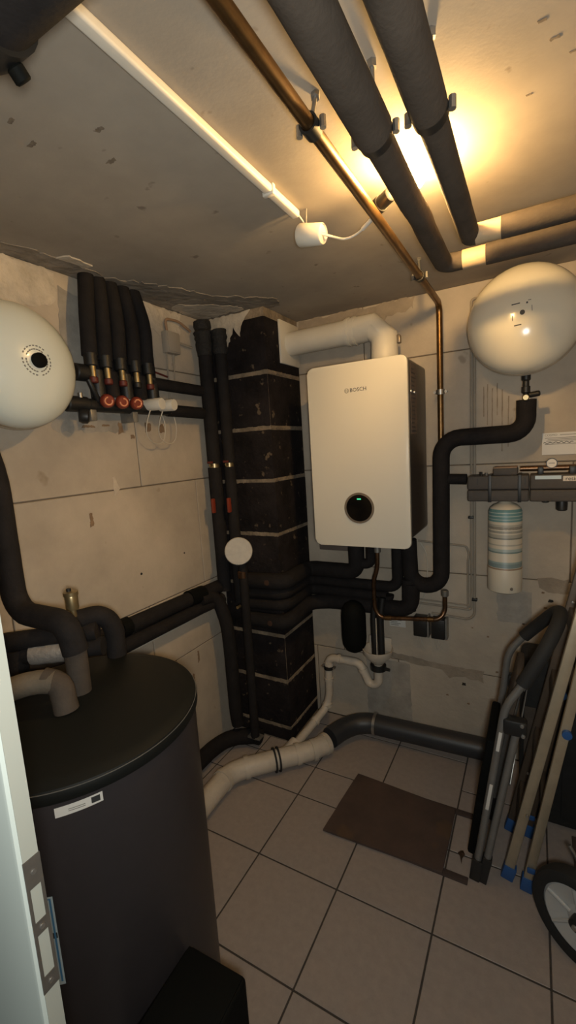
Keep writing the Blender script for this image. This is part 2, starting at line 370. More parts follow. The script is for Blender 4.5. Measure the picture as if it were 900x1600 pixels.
for x, z, a in ((0.075, 0.825, .011), (-.37, .27, .006), (-.27, .245, .007), (-.29, .345, .010), (-.18, .615, .006), (-.015, .565, .009), (.045, .86, .006), (.055, .79, .007), (.05, .75, .006), (-.03, .70, .006), (-.14, .44, .007), (-.06, .165, .012), (-.09, .19, .008), (-.25, .65, .004)):
    smear('drill_hole', [(x-a, z-a*.6), (x+a, z-a*.6), (x+a*.8, z+a*.6), (x-a*.7, z+a*.7)], 'B', 'hole' if a > .0085 else 'rust', wb, 0.0018, a*.15, a*.5)
for x0, z0, z1 in ((-0.185, 1.62, 1.80), (-0.165, 1.60, 1.78), (-0.145, 1.66, 1.80), (-0.125, 1.50, 1.77), (-0.20, 1.66, 1.79), (-0.10, 1.52, 1.74)):
    smear('stain', [(x0-.002, z0), (x0+.002, z0), (x0+.002, z1), (x0-.002, z1)], 'B', 'streak', wb, 0.0012, 0.0012, 0.02)
for x, y, l in ((-.79, .71, .012), (-.85, .79, .014), (-.94, .66, .014), (-.91, .60, .010), (.02, 1.0, .008), (.05, 1.05, .006), (-.02, 1.12, .006), (.08, 1.22, .006), (.0, .95, .007)):
    smear('stain', [(x-l, y-l*.3), (x+l, y-l*.5), (x+l, y+l*.3), (x-l*.6, y+l*.4)], 'C', 'ceil_mark', ceiling, 0.0006, l*.16, l*.3)

# ------------------------------------------------------------------ door frame at the left edge
fr = thing('door_1', None, None, (-0.53, 0.22, 0), kind='structure')
FX = -0.50
part('frame_jamb', prism([(-.70, .217), (-.5045, .217), (-.5008, .2183), (-.4995, .222), (-.4995, .2405), (-.5595, .2405), (-.5595, .2183), (-.70, .2183)], (0, 0, 0), (1, 0, 0), (0, 1, 0), 2.05), 'door', fr)
part('frame_reveal', box(-.4996, -.4985, .2225, .2405, 0, 2.05), 'door_edge', fr, smooth=False)
part('frame_head', box(-.56, .46, .217, .2405, 2.02, 2.05), 'door', fr, smooth=False)
part('frame_jamb', box(.42, .46, .217, .2405, 0, 2.02), 'door', fr, smooth=False)
# strike plate: frame of metal around two pockets
sp = bmesh.new(); X0, X1 = -.4986, -.4972; ya, yb = .2215, .2412
def sbox(z0, z1, y0=ya, y1=yb): box(X0, X1, y0, y1, z0, z1, bm=sp)
sbox(1.085, 1.122); sbox(1.023, 1.040); sbox(.945, .966)
for z0, z1 in ((1.040, 1.085), (.966, 1.023)): sbox(z0, z1, ya, ya+.0035); sbox(z0, z1, yb-.0035, yb)
spo = part('strike_plate', sp, 'strike', fr, smooth=False)
for z in (1.104, 1.031, .955): part('screw', lathe([(0, .0), (.0032, .0), (.0030, .0012), (0, .0016)], (X1, .2315, z), (1, 0, 0), 12), 'steel', spo)
for z0, z1 in ((1.040, 1.085), (.966, 1.023)): part('pocket', box(X0-.0002, X0+.0004, ya+.0035, yb-.0035, z0, z1), 'door_edge', spo, smooth=False)

# ------------------------------------------------------------------ chimney of dark blocks
ch = thing('chimney', 'dark soot-black block chimney with pale mortar joints in the far corner', 'chimney', (-1.30, 2.0, 0))
cx0, cx1, cy0, cy1 = -1.478, -1.115, 1.86, 2.198
part('mortar_core', box(cx0+.004, cx1-.003, cy0+.003, cy1, 0, 2.238, 0), 'mortar', ch, smooth=False)
cz = [0.0, .085, .352, .606, .875, 1.146, 1.420, 1.677, 1.942, 2.205]
for i, (a, b_) in enumerate(zip(cz, cz[1:])):
    bm = box(cx0+.002, cx1+random.uniform(-.002, .002), cy0+random.uniform(-.002, .002), cy1-.001, a+.008, b_-.008, .006, 2)
    part('brick', bm, 'chim', ch)
for zj in cz[1:-1]:
    q = jag([(.006, zj-.008), (.36, zj-.008), (.36, zj+.009), (.006, zj+.009)], .0045, .014)
    part('mortar_smear', prism([(-cx1+x, z) for x, z in q], (0, cy0-.0025+.004, 0), (-1, 0, 0), (0, 0, 1), .005), 'mortar', ch, smooth=False)
    q = jag([(.004, zj-.006), (.33, zj-.006), (.33, zj+.007), (.004, zj+.007)], .0035, .014)
    part('mortar_smear', prism([(cy0+x, z) for x, z in q], (cx1-.004, 0, 0), (0, 1, 0), (0, 0, 1), .005), 'mortar', ch, smooth=False)
smear_b = prism(jag([(.42, 2.135), (.42, 2.235), (.17, 2.235), (.20, 2.215), (.22, 2.18), (.24, 2.12), (.27, 2.17), (.32, 2.09), (.36, 2.16)], .006, .015), (-1.0-.02, 1.858, 0), (-1, 0, 0), (0, 0, 1), .003)
part('plaster_smear', smear_b, 'plaster', ch, smooth=False, label='pale plaster smeared over the top of the chimney')

# ------------------------------------------------------------------ ceiling pipes
def clamp(parent, c, ax, r, rod_to=None, m='zinc', ears=True, w=.022):
    k = part('pipe_clamp', ring(c, ax, r, .004, w), m, parent)
    c = Vector(c); a = Vector(ax).normalized(); side = a.cross(Vector((0, 0, 1)))
    if side.length < .1: side = Vector((1, 0, 0))
    side.normalize()
    if ears:
        for s in (-1, 1):
            e = bmesh.new()
            p = c+side*s*(r+.010); cyl(p-Vector((0, 0, .010)) if abs(a.z) < .5 else p-Vector((0, .010, 0)), p+Vector((0, 0, .010)) if abs(a.z) < .5 else p+Vector((0, .010, 0)), .0065, 8, bm=e)
            part('clamp_screw', e, 'steel', k)
    if rod_to is not None:
        rd = cyl(c+(Vector(rod_to)-c).normalized()*(r+.002), rod_to, .0042, 10)
        d = (Vector(rod_to)-c).normalized()
        cyl(Vector(rod_to)-d*.012, rod_to, .009, 6, bm=rd)
        part('clamp_rod', rd, 'zinc', k)
    return k
cp = thing('copper_pipe', 'bare golden copper pipe crossing the ceiling and dropping down the back wall', 'pipe', (-.376, 1.2, 2.165))
part('pipe', tube([(-.376, .256, 2.165), (-.376, 2.14, 2.165), (-.375, 2.14, 1.555)], .0135, .045, sub=.12), 'copper', cp)
clamp(cp, (-.376, .845, 2.165), (0, 1, 0), .0145, (-.376, .875, 2.24), 'black', w=.03)
clamp(cp, (-.376, 1.755, 2.165), (0, 1, 0), .0145, (-.385, 1.79, 2.24), 'black')
clamp(cp, (-.375, 2.14, 1.782), (0, 0, 1), .0145, (-.375, 2.199, 1.782), 'steel')
p1 = thing('insulated_pipe', 'thick grey insulated ceiling pipe in the middle, bulb resting on it', 'pipe', (-.262, 1.0, 2.125))
part('insulation', tube([(-.262, .256, 2.125), (-.262, .862, 2.125)], .0345, sub=.05, n=20, wob=.012), 'foam_grey', p1)
part('insulation', tube([(-.262, .862, 2.125), (-.262, 1.15, 2.125), (-.256, 1.22, 2.122), (-.262, 1.30, 2.125), (-.262, 1.585, 2.125), (-.195, 1.585, 2.125)], .0275, .035, sub=.05, n=20, wob=.012), 'foam_grey', p1)
part('sleeve', tube([(-.205, 1.585, 2.125), (-.135, 1.585, 2.125)], .0285, n=20), 'sleeve', p1, label='bare beige sleeve')
part('insulation', tube([(-.138, 1.585, 2.125), (XR, 1.585, 2.125)], .0305, sub=.08, n=20, wob=.01), 'foam_grey', p1)
clamp(p1, (-.262, .872, 2.125), (0, 1, 0), .0290, (-.262, .866, 2.24), 'black')
p2 = thing('insulated_pipe', 'thick grey insulated ceiling pipe on the right, nearest the vessel', 'pipe', (-.165, 1.0, 2.125))
part('insulation', tube([(-.165, .256, 2.125), (-.165, .862, 2.125)], .0315, sub=.05, n=20, wob=.012), 'foam_grey', p2)
part('insulation', tube([(-.165, .862, 2.125), (-.165, 1.42, 2.125), (-.150, 1.42, 2.125), (-.11, 1.42, 2.125)], .0255, .03, sub=.05, n=20, wob=.012), 'foam_grey', p2)
part('sleeve', tube([(-.150, 1.42, 2.125), (-.083, 1.42, 2.125)], .0268, n=20), 'sleeve', p2, label='bare beige sleeve')
part('insulation', tube([(-.086, 1.42, 2.125), (XR, 1.42, 2.125)], .0288, sub=.08, n=20, wob=.01), 'foam_grey', p2)
clamp(p2, (-.165, .872, 2.125), (0, 1, 0), .0270, (-.160, .863, 2.24), 'black')
p3 = thing('drain_pipe', 'black drain pipe with a collar under the ceiling above the doorway', 'pipe', (-.9, .33, 2.10))
part('pipe', tube([(XL, .354, 2.112), (-.42, .354, 2.112)], .058, n=28, sub=.2), 'foam', p3)
part('collar', ring((-.575, .354, 2.112), (1, 0, 0), .058, .006, .045), 'black', p3)
part('collar_screw', cyl((-.572, .391, 2.060), (-.572, .403, 2.048), .011, 10, .002), 'black_matt', p3)
tr = thing('cable_trunking', 'white plastic cable trunking running along the ceiling to the white cup', 'trunking', (-.605, .7, 2.23))
part('channel', prism(rrect(.026, .020, .006), (-.605, .256, 2.229), (-1, 0, 0), (0, 0, 1), .965), 'white_pl', tr)
part('clip', box(-.622, -.588, 1.068, 1.082, 2.214, 2.24, .003), 'white_pl', tr)
part('cable', tube([(-.600, 1.19, 2.229), (-.596, 1.22, 2.226), (-.585, 1.235, 2.205), (-.58, 1.245, 2.195)], .0025, .01, 8), 'cable', tr)

# hanging lamp: cup, cord, socket, bulb
lp = thing('pendant_lamp', 'white plastic cup with a cord leading to a black socket and glowing bulb', 'lamp', (-.565, 1.245, 2.17))
ca, cb = Vector((-.604, 1.243, 2.180)), Vector((-.528, 1.238, 2.163)); dd = (cb-ca).normalized()
part('canopy', lathe([(0, 0), (.029, 0), (.031, .004), (.0275, .074), (.0250, .077), (.0235, .073), (.0235, .0725), (0, .0725)], ca, dd, 32), 'white_pl', lp)
part('hook', tube([(-.578, 1.232, 2.194), (-.575, 1.232, 2.24)], .002, n=8), 'zinc', lp)
part('cord', tube([ca+dd*.070, (-.515, 1.250, 2.158), (-.487, 1.30, 2.158), (-.450, 1.30, 2.164), (-.425, 1.285, 2.168)], .0036, .03, 10), 'white_pl', lp)
part('cord_sleeve', tube([(-.430, 1.288, 2.167), (-.372, 1.252, 2.180)], .0062, n=12), 'white_pl', lp)
sa, sb = Vector((-.384, 1.258, 2.192)), Vector((-.322, 1.212, 2.196)); sd = (sb-sa).normalized()
sk = part('socket', lathe([(0, 0), (.014, 0), (.017, .006), (.0175, .070), (.0155, .072), (0, .060)], sa, sd, 24), 'black', lp)
for h in (.012, .020, .028): part('socket_ring', ring(sa+sd*h, sd, .0165, .004, .004), 'black', sk)
bc = Vector((-.264, 1.186, 2.200))
part('bulb_base', lathe([(0, -.046), (.011, -.046), (.013, -.030), (0, -.028)], bc, sd, 28), 'white_pl', lp)
part('bulb', lathe([(.012, -.030), (.024, -.014), (.029, 0), (.0245, .017), (.013, .027), (0, .030)], bc, sd, 28), 'bulb', lp, label='glowing bulb')

# ------------------------------------------------------------------ expansion vessels
def vessel(root, c, ax, R, D, Db, m, rim_m, rimw=.022):
    pr = [(R*math.sin(t), D*math.cos(t)) for t in [PI/2*k/14 for k in range(15)]]
    bk = [(R*math.cos(t), -rimw-Db*math.sin(t)) for t in [PI/2*k/10 for k in range(11)]]
    b = part('shell', lathe(pr[::-1] and [(r if r > 1e-5 else 0, h) for r, h in pr] + [(r if r > 1e-5 else 0, h) for r, h in bk], c, ax, 56), m, root)
    part('rim', lathe([(R-.004, .002), (R+.002, 0), (R+.003, -.004), (R+.0005, -.006), (R+.0005, -rimw+.004), (R+.005, -rimw+.002), (R+.005, -rimw-.002), (R-.004, -rimw-.004)], c, ax, 56), rim_m, root)
vl_ = thing('expansion_vessel', 'round white expansion vessel on the left wall beside the manifold', 'vessel', (-1.37, .805, 1.68))
vessel(vl_, (-1.355, .802, 1.863), (1, 0, 0), .183, .112, .11, 'white_en', 'enamel_dirty')
part('valve_cap', lathe([(0, 0), (.021, 0), (.021, .012), (.017, .015), (0, .015)], (-1.245, .805, 1.863), (1, 0, 0), 24), 'black_matt', vl_, label='black round valve cap')
pr = bmesh.new()
for k in range(26):
    if k in (3, 12, 20): continue
    a0 = 2*PI*k/26
    for rr in (.031, .041):
        q = Vector((0, rr*math.cos(a0), rr*math.sin(a0))); h = .112*math.sqrt(1-(rr/.183)**2)
        bm2 = box(-.0004, .0008, -.0017, .0017, -.0028, .0028); xf(bm2, Matrix.Translation((-1.355+h, .802+q.y, 1.863+q.z)) @ Matrix.Rotation(a0, 4, 'X')); join(pr, bm2)
part('printed_ring', pr, 'ink_grey', vl_, smooth=False)
vr = thing('expansion_vessel', 'round cream expansion vessel high on the back wall at the right', 'vessel', (-.042, 2.1, 1.80))
vc = Vector((-.042, 2.045, 2.012))
vessel(vr, vc, (0, -1, 0), .205, .118, .115, 'cream', 'enamel_dirty')
part('valve_hole', cyl((-.045, 1.935, 2.014), (-.045, 1.924, 2.014), .0085, 16), 'ink', vr, label='small black valve hole')
pb = bmesh.new()
for x, z, w_, h_ in ((-.025, .036, .028, .0035), (-.018, -.040, .024, .0035), (.012, .034, .006, .006), (-.036, -.012, .0016, .020), (.028, .012, .0016, .020), (.02, .042, .010, .002)):
    rr = math.hypot(x, z); hh = .118*math.sqrt(1-(rr/.205)**2)
    bm2 = box(-w_/2, w_/2, -.0012, .0004, -h_/2, h_/2); xf(bm2, Matrix.Translation((vc.x+x, vc.y-hh, vc.z+z)) @ Matrix.Rotation(-.05, 4, 'Y') @ Matrix.Rotation(z*2.0, 4, 'X') @ Matrix.Rotation(x*2.0, 4, 'Z')); join(pb, bm2)
part('printed_mark', pb, 'ink', vr, smooth=False)
cn = part('connector', lathe([(.010, 0), (.017, 0), (.017, .025), (.012, .03), (.012, .05), (.016, .052), (.016, .075), (.010, .08), (.010, .11)], (-.032, 2.09, 1.812), (0, 0, -1), 20), 'black', vr)
part('valve_body', cyl((-.032, 2.07, 1.715), (-.032, 2.052, 1.715), .013, 16, .003), 'brass', cn)
part('valve_handle', cyl((-.020, 2.085, 1.725), (.018, 2.075, 1.728), .011, 12, .003), 'black', cn)

# insulated pipe from the right vessel to the boiler
p4 = thing('insulated_pipe', 'black insulated pipe stepping from the right vessel down beside the boiler', 'pipe', (-.37, 2.12, .85))
part('insulation', tube([(-.030, 2.10, 1.708), (-.030, 2.10, 1.575), (-.37, 2.11, 1.572), (-.376, 2.11, .875), (-.52, 2.11, .872), (-.525, 2.10, 1.10)], .0375, .085, n=20, wob=.008, sub=.06), 'foam', p4)
part('branch', tube([(-.35, 2.115, 1.388), (-.262, 2.115, 1.385)], .024, n=16), 'foam', p4)

# ------------------------------------------------------------------ boiler and flue
bo = thing('gas_boiler', 'wall-hung gas boiler with a cream glass front and black round dial', 'boiler', (-.67, 2.0, 1.117))
bx0, bx1, bz0, bz1 = -.892, -.447, 1.117, 1.915
def vprism(w0, w1, z0, z1, y0, y1, r, bev, m, name, parent, **k):
    q = rrect(w1-w0, z1-z0, r)
    b = prism(q, ((w0+w1)/2, y1, (z0+z1)/2), (1, 0, 0), (0, 0, 1), y1-y0, bev)
    return part(name, b, m, parent, **k)
vprism(bx0+.004, bx1-.002, bz0+.03, bz1-.004, 1.848, 2.175, .022, 0, 'boiler_side', 'casing', bo)
fp = vprism(bx0, bx1, bz0, bz1, 1.828, 1.847, .026, .004, 'boiler_front', 'front_panel', bo, label='cream glass front panel')
part('dial', lathe([(0, .0), (.060, .0), (.062, .004), (0, .004)], (-.670, 1.829, 1.292), (0, -1, 0), 48), 'glassblack', fp, label='round black control dial')
part('dial_ring', ring((-.670, 1.8275, 1.292), (0, 1, 0), .0595, .009, .008, 48), 'ringgrey', fp)
part('status_light', box(-.678, -.660, 1.8235, 1.8252, 1.330, 1.3345), 'led', fp, smooth=False, label='small green status light')
text('BOSCH', .023, (-.655, 1.8275, 1.800), (PI/2, 0, 0), 'ink', fp)
em = ring((-.707, 1.8278, 1.800), (0, 1, 0), .0085, .0016, .0012, 24); ring((-.707, 1.8278, 1.800), (0, 1, 0), .0035, .0012, .0012, 16, bm=em)
for s in (-1, 1): box(-.707+s*.0045-.0008, -.707+s*.0045+.0008, 1.8272, 1.8282, 1.794, 1.806, bm=em)
part('emblem', em, 'ink_grey', fp)
st = bmesh.new()
for z0, z1 in ((1.855, 1.89), (1.78, 1.85), (1.60, 1.77)): box(bx1-.0025, bx1-.0012, 1.885, 1.985, z0, z1, bm=st)
so = part('rating_sticker', st, 'board', bo, smooth=False)
inkb = bmesh.new()
for k in range(16): box(bx1-.0013, bx1-.0006, 1.895, 1.895+random.uniform(.04, .08), 1.61+k*.017, 1.615+k*.017, bm=inkb)
part('print', inkb, 'ink', so, smooth=False)
for y in (1.89, 1.95): part('casing_screw', lathe([(0, 0), (.007, 0), (.006, .004), (0, .005)], (bx1-.002, y, 1.775), (1, 0, 0), 14), 'steel', bo)
part('flue_socket', lathe([(.062, 0), (.066, 0), (.066, .02), (.062, .022)], (-.605, 2.06, 1.911), (0, 0, 1), 32), 'white_pl', bo)
part('valve', lathe([(.012, 0), (.012, .05)], (-.72, 2.0, 1.147), (0, 0, -1), 12), 'brass', bo)
fl = thing('flue_pipe', 'white flue pipe with a square plate leading from boiler top to chimney', 'flue', (-.85, 2.06, 2.1))
part('wall_plate', box(cx1, cx1+.012, 1.985, 2.185, 1.995, 2.205, .003), 'white_pl', fl)
part('pipe', tube([(cx1+.010, 2.085, 2.10), (-.77, 2.075, 2.10)], .058, n=36), 'white_pl', fl)
part('elbow', tube([(-.79, 2.075, 2.10), (-.66, 2.07, 2.10), (-.605, 2.065, 2.045), (-.605, 2.06, 1.925)], .062, n=36), 'white_pl', fl)
for x in (-.775, -.745): part('collar', ring((x, 2.075, 2.10), (1, 0, 0), .060, .006, .012, 36), 'white_pl', fl)
part('elbow_clip', box(-.545, -.530, 2.05, 2.08, 2.01, 2.045, .003), 'ringgrey', fl)
part('elbow_seam', ring((-.628, 2.067, 2.078), (1, 0, 1), .058, .008, .006, 36), 'white_pl', fl)
bd = part('mounting_board', box(-1.035, -.835, 2.165, 2.199, 1.005, 1.20, .002), 'board', bo, smooth=False)
part('mounting_board', box(-.905, -.885, 2.165, 2.199, 1.11, 1.93, .002), 'board', bo, smooth=False)

# insulated pipes under the boiler and round the chimney
def wrapped(label, z, r, xe, ye, zup, xup, yoff, m='foam', tail=None):
    t = thing('insulated_pipe', label, 'pipe', (-1.1, 1.82, z))
    yf = cy0-r-.003; xc = cx1+r+.003
    pts = [(-1.30, yf, z-.01), (xc, yf, z), (xc, ye, z), (xup, ye, z), (xup, ye, zup)]
    part('insulation', tube(pts, r, .05, n=18, wob=.01, sub=.06), m, t)
    return t
w1 = wrapped('black insulated pipe round the chimney, topmost of the four', .918, .041, 0, 2.085, 1.14, -.79, 0)
part('branch', tube([(-.80, 2.085, .965), (-.715, 2.09, .965), (-.712, 2.09, 1.14)], .026, .03, n=16, sub=.06), 'foam', w1)
w2 = wrapped('black insulated pipe round the chimney, second from the top', .848, .0275, 0, 2.11, 1.14, -.585, 0)
w3 = wrapped('black insulated pipe round the chimney, third from the top', .790, .0295, 0, 2.12, .80, -.64, 0)
w4 = thing('insulated_pipe', 'black insulated pipe round the chimney, lowest of the four', 'pipe', (-1.1, 1.82, .70))
part('insulation', tube([(-1.30, cy0-.043, .700), (cx1+.043, cy0-.043, .703), (cx1+.043, 2.03, .735), (-.98, 2.105, .735), (-.52, 2.10, .742), (-.515, 2.10, .88)], .0395, .06, n=18, wob=.01, sub=.06), 'foam', w4)
part('insulation', tube([(-.53, 2.10, .74), (-.528, 2.10, .90)], .034, n=18, sub=.06), 'foam', w4)
for z, yy in ((.918, cy0-.085), (.705, cy0-.082)): part('rust_patch', cyl((-1.150, yy+.004, z), (-1.150, yy-.0008, z), .014, 14, .001), 'rust_dark', w1 if z > .8 else w4)
cs = thing('condensate_pipe', 'thin dark copper pipe looping under the boiler to the insulated pipe end', 'pipe', (-.66, 2.05, .68))
part('pipe', tube([(-.655, 2.02, 1.13), (-.660, 2.02, .96), (-.685, 2.03, .90), (-.683, 2.03, .75), (-.655, 2.03, .710), (-.375, 2.04, .735), (-.352, 2.06, .77), (-.352, 2.06, .85)], .0105, .035, n=12, sub=.08), 'copper_dark', cs)
for a, b_ in (((-.657, 2.02, 1.08), (-.657, 2.02, 1.045)), ((-.352, 2.06, .845), (-.352, 2.06, .875))): part('fitting', cyl(a, b_, .0165, 12, .003), 'zinc', cs)
part('fitting', cyl((-.60, 2.032, .715), (-.635, 2.031, .712), .0125, 12, .002), 'copper', cs)
part('fitting', cyl((-.40, 2.039, .733), (-.43, 2.037, .730), .0125, 12, .002), 'copper', cs)
ps = part('pill_vessel', lathe([(0, 0), (.02, .003), (.045, .018), (.060, .045), (.064, .08), (.064, .20), (.060, .235), (.045, .262), (.02, .277), (0, .28)], (-.805, 2.045, .495), (0, 0, 1), 32), 'black_matt')
tag(ps, 'black capsule-shaped foam vessel hanging below the boiler beside the funnel', 'vessel')
fu = thing('drain_funnel', 'white drain funnel with dark hoses hanging in it below the boiler', 'funnel', (-.685, 2.06, .42))
part('funnel', lathe([(.022, 0), (.022, .03), (.028, .036), (.074, .085), (.078, .115), (.074, .115), (.068, .088), (.02, .04)], (-.685, 2.06, .415), (0, 0, 1), 32), 'drain', fu)
part('splash_back', box(-.745, -.625, 2.10, 2.108, .50, .575, .004), 'drain', fu)
for x in (-.700, -.664): part('hose', tube([(x, 2.06, .48), (x-.002, 2.06, .70), (x+.01, 2.07, .80)], .0165, .04, n=14), 'black', fu)
part('hose_seam', box(-.684, -.680, 2.036, 2.040, .50, .70), 'cable', fu, smooth=False)
part('coupling', ring((-.685, 2.06, .428), (0, 0, 1), .022, .018, .026, 28), 'black', fu)
part('coupling_screw', cyl((-.648, 2.05, .428), (-.622, 2.045, .430), .008, 10), 'black', fu)
tp = thing('waste_trap', 'thin pale waste pipe with a trap and clamp, falling to the floor drain', 'pipe', (-.8, 2.06, .35))
part('trap', tube([(-.685, 2.06, .425), (-.686, 2.06, .335), (-.735, 2.06, .318), (-.758, 2.06, .375), (-.785, 2.06, .43), (-.86, 2.06, .43)], .0225, .042, n=18), 'drain', tp)
part('pipe', tube([(-.85, 2.06, .43), (-.945, 2.06, .428), (-.968, 2.06, .405), (-.972, 2.06, .20), (-.985, 2.04, .14), (-1.035, 1.90, .075), (-1.050, 1.80, .06)], .0215, .032, n=18), 'drain', tp)
for c, a in (((-.90, 2.06, .43), (1, 0, 0)), ((-.768, 2.06, .394), (-.3, 0, 1)), ((-.970, 2.06, .30), (0, 0, 1)), ((-.980, 2.045, .155), (-.1, -.2, 1)), ((-.965, 2.06, .39), (0, 0, 1)), ((-1.015, 1.955, .10), (-.05, -.14, -.065))): part('collar', ring(c, a, .0215, .0045, .018, 24), 'drain', tp)
clamp(tp, (-.967, 2.06, .372), (0, 0, 1), .0225, (-.967, 2.199, .372), 'black')
for x, lab in ((-.487, 'left of the two small black boxes on the wall under the boiler'), (-.400, 'right of the two small black boxes on the wall under the boiler')):
    t = thing('wall_box', lab, 'box', (x, 2.17, .62), 'small black boxes under the boiler')
    part('body', box(x-.034, x+.030, 2.140, 2.199, .590, .690, .003), 'black', t)
    part('strip', box(x+.031, x+.040, 2.150, 2.199, .587, .697), 'zinc', t, smooth=False)
    part('cable', tube([(x-.01, 2.17, .592), (x-.005, 2.17, .56), (x+.012, 2.18, .520)], .0022, .02, 8), 'cable', t)
    part('cable', tube([(x-.02, 2.17, .592), (x-.022, 2.17, .565), (x-.012, 2.19, .51)], .0022, .02, 8), 'cable', t)
tg = thing('paper_tag', 'white printed paper tag on the wall right of the dark hoses', 'tag', (-.62, 2.19, .61))
part('sheet', box(-.66, -.575, 2.196, 2.199, .603, .652), 'label', tg, smooth=False)
bm = bmesh.new(); [box(-.655, -.59-random.random()*.03, 2.1953, 2.1961, .61+k*.009, .613+k*.009, bm=bm) for k in range(4)]; part('print', bm, 'ink_grey', tg, smooth=False)

# ------------------------------------------------------------------ floor pipes
dr = thing('floor_drain_pipe', 'pale beige drain pipe with a branch lying on the tiled floor', 'pipe', (-1.1, 1.6, .06))
part('pipe', tube([(-1.22, 1.02, .062), (-1.245, 1.46, .060), (-1.205, 1.53, .060), (-.975, 1.765, .060), (-.945, 1.80, .060), (-.905, 1.865, .062)], .047, .05, n=28), 'drain', dr)
part('branch', tube([(-1.065, 1.70, .062), (-1.050, 1.785, .075)], .030, n=20), 'drain', dr)
for c, a in (((-1.243, 1.43, .06), (-.06, 1, 0)), ((-1.19, 1.545, .06), (1, 1, 0)), ((-1.01, 1.73, .06), (1, 1, 0)), ((-.95, 1.79, .06), (1, 1.1, 0)), ((-.912, 1.855, .062), (.5, 1, 0))): part('collar', ring(c, a, .047, .005, .022, 28), 'drain', dr)
for d in (-.010, .010): part('clamp_band', ring((-1.085+d*.7, 1.652+d*.7, .06), (1, 1, 0), .048, .009, .008, 28), 'rubber', dr, label='black clamp band')
ad = thing('floor_pipe', 'dark grey drain pipe lying along the foot of the back wall', 'pipe', (-.5, 2.08, .07))
part('pipe', tube([(-.905, 1.90, .068), (-.865, 2.00, .075), (-.78, 2.075, .085), (-.12, 2.105, .085)], .052, .06, n=28), 'anthracite', ad)
for x in (-.72, -.16): part('clamp_band', ring((x, 2.078+(x+.78)*.045, .085), (1, .045, 0), .052, .006, .014, 28), 'steel', ad, label='shiny metal clamp band')
part('socket', ring((-.13, 2.104, .085), (1, .045, 0), .052, .010, .04, 28), 'anthracite', ad)
fb = thing('insulated_pipe', 'black insulated pipe bending out along the foot of the left wall', 'pipe', (-1.4, 1.6, .06))
part('insulation', tube([(-1.43, 1.05, .060), (-1.43, 1.60, .060), (-1.40, 1.705, .055), (-1.29, 1.775, .05), (-1.26, 1.775, .05)], .040, .06, n=18, sub=.06, wob=.012), 'foam', fb)

# ------------------------------------------------------------------ left wall: manifold
mf = thing('heating_manifold', 'heating manifold with dark insulated tubes, red caps and white actuators on the left wall', 'manifold', (-1.43, 1.3, 1.76))
vy = [1.104, 1.168, 1.236, 1.308, 1.376]
for i, y in enumerate(vy):
    part('insulated_tube', tube([(-1.405, y+.002, 1.945 - .01*(i % 2)), (-1.405, y+.012, 2.10), (-1.43, y+.045 - .014*i, 2.238)], .0275, .05, n=16, sub=.06, wob=.012), 'foam', mf)
    part('insulated_tube', tube([(-1.445, y+.052, 1.80), (-1.448, y+.05, 2.02), (-1.452, y+.075-.014*i, 2.238)], .0265, .05, n=16, sub=.06, wob=.012), 'foam', mf)
    v = part('valve', cyl((-1.395, y, 1.915), (-1.395, y, 1.868), .0115, 14, .002), 'brass', mf)
    part('valve_collar', cyl((-1.400, y, 1.955), (-1.400, y, 1.908), .0235, 16, .003), 'black', v)
    part('valve_cap', cyl((-1.395, y, 1.870), (-1.395, y, 1.848), .0155, 14, .003), 'dark_red' if i in (0, 1, 2, 4) else 'black', v)
    part('insulated_tube', tube([(-1.425, y+.038, 1.90), (-1.425, y+.040, 1.805)], .026, n=16, wob=.01, sub=.03), 'foam' if i % 2 else 'black', mf)
    part('union_nut', cyl((-1.42, y+.042, 1.812), (-1.42, y+.042, 1.79), .016, 8), 'zinc', mf)
part('bar', tube([(-1.425, 1.03, 1.772), (-1.425, 1.72, 1.772)], .024, n=18), 'black', mf)
part('bar', tube([(-1.425, 1.085, 1.885), (-1.425, 1.40, 1.885)], .020, n=18), 'black', mf)
part('bar_end', cyl((-1.425, 1.00, 1.773), (-1.425, 1.085, 1.773), .028, 20, .004), 'black', mf)
part('bar_end', cyl((-1.42, 1.045, 1.885), (-1.42, 1.095, 1.885), .030, 20, .004), 'black', mf)
part('insulation', tube([(-1.425, 1.40, 1.882), (-1.425, 1.73, 1.875)], .026, n=16, sub=.08), 'foam', mf)
part('insulation', tube([(-1.425, 1.49, 1.772), (-1.425, 1.73, 1.768)], .027, n=16, sub=.08), 'foam', mf)
part('drain_valve', lathe([(0, 0), (.020, .002), (.026, .012), (.026, .030), (.018, .036), (0, .036)], (-1.405, 1.030, 1.730), (.6, .8, -.1), 18), 'black', mf)
part('drain_hose', tube([(-1.40, 1.085, 1.86), (-1.40, 1.10, 1.825), (-1.41, 1.125, 1.79)], .010, .02, n=12), 'black', mf)
part('air_vent', cyl((-1.415, 1.055, 1.795), (-1.415, 1.055, 1.812), .008, 10), 'steel', mf)
for y in (1.095, 1.290): part('bracket', box(-1.48, -1.405, y-.013, y+.013, 1.715, 1.755, .002), 'zinc', mf)
for i, y in enumerate((1.145, 1.214, 1.284)):
    k = part('flow_cap', lathe([(0, 0), (.024, 0), (.026, .006), (.024, .020), (.020, .024), (0, .024)], (-1.392, y, 1.787), (1, -.35, -.15), 22), 'red', mf, label='red flow cap with a pale ring')
    ax = Vector((1, -.35, -.15)).normalized()
    u = ax.orthogonal().normalized(); v_ = ax.cross(u); c = Vector((-1.392, y, 1.787))+ax*.0245
    rp = [c+(u*math.cos(a)+v_*math.sin(a))*.0135 for a in [j*2*PI*.78/20+1.0+i*1.3 for j in range(21)]]
    part('cap_ring', tube(rp, .003, n=8), 'red_ring', k)
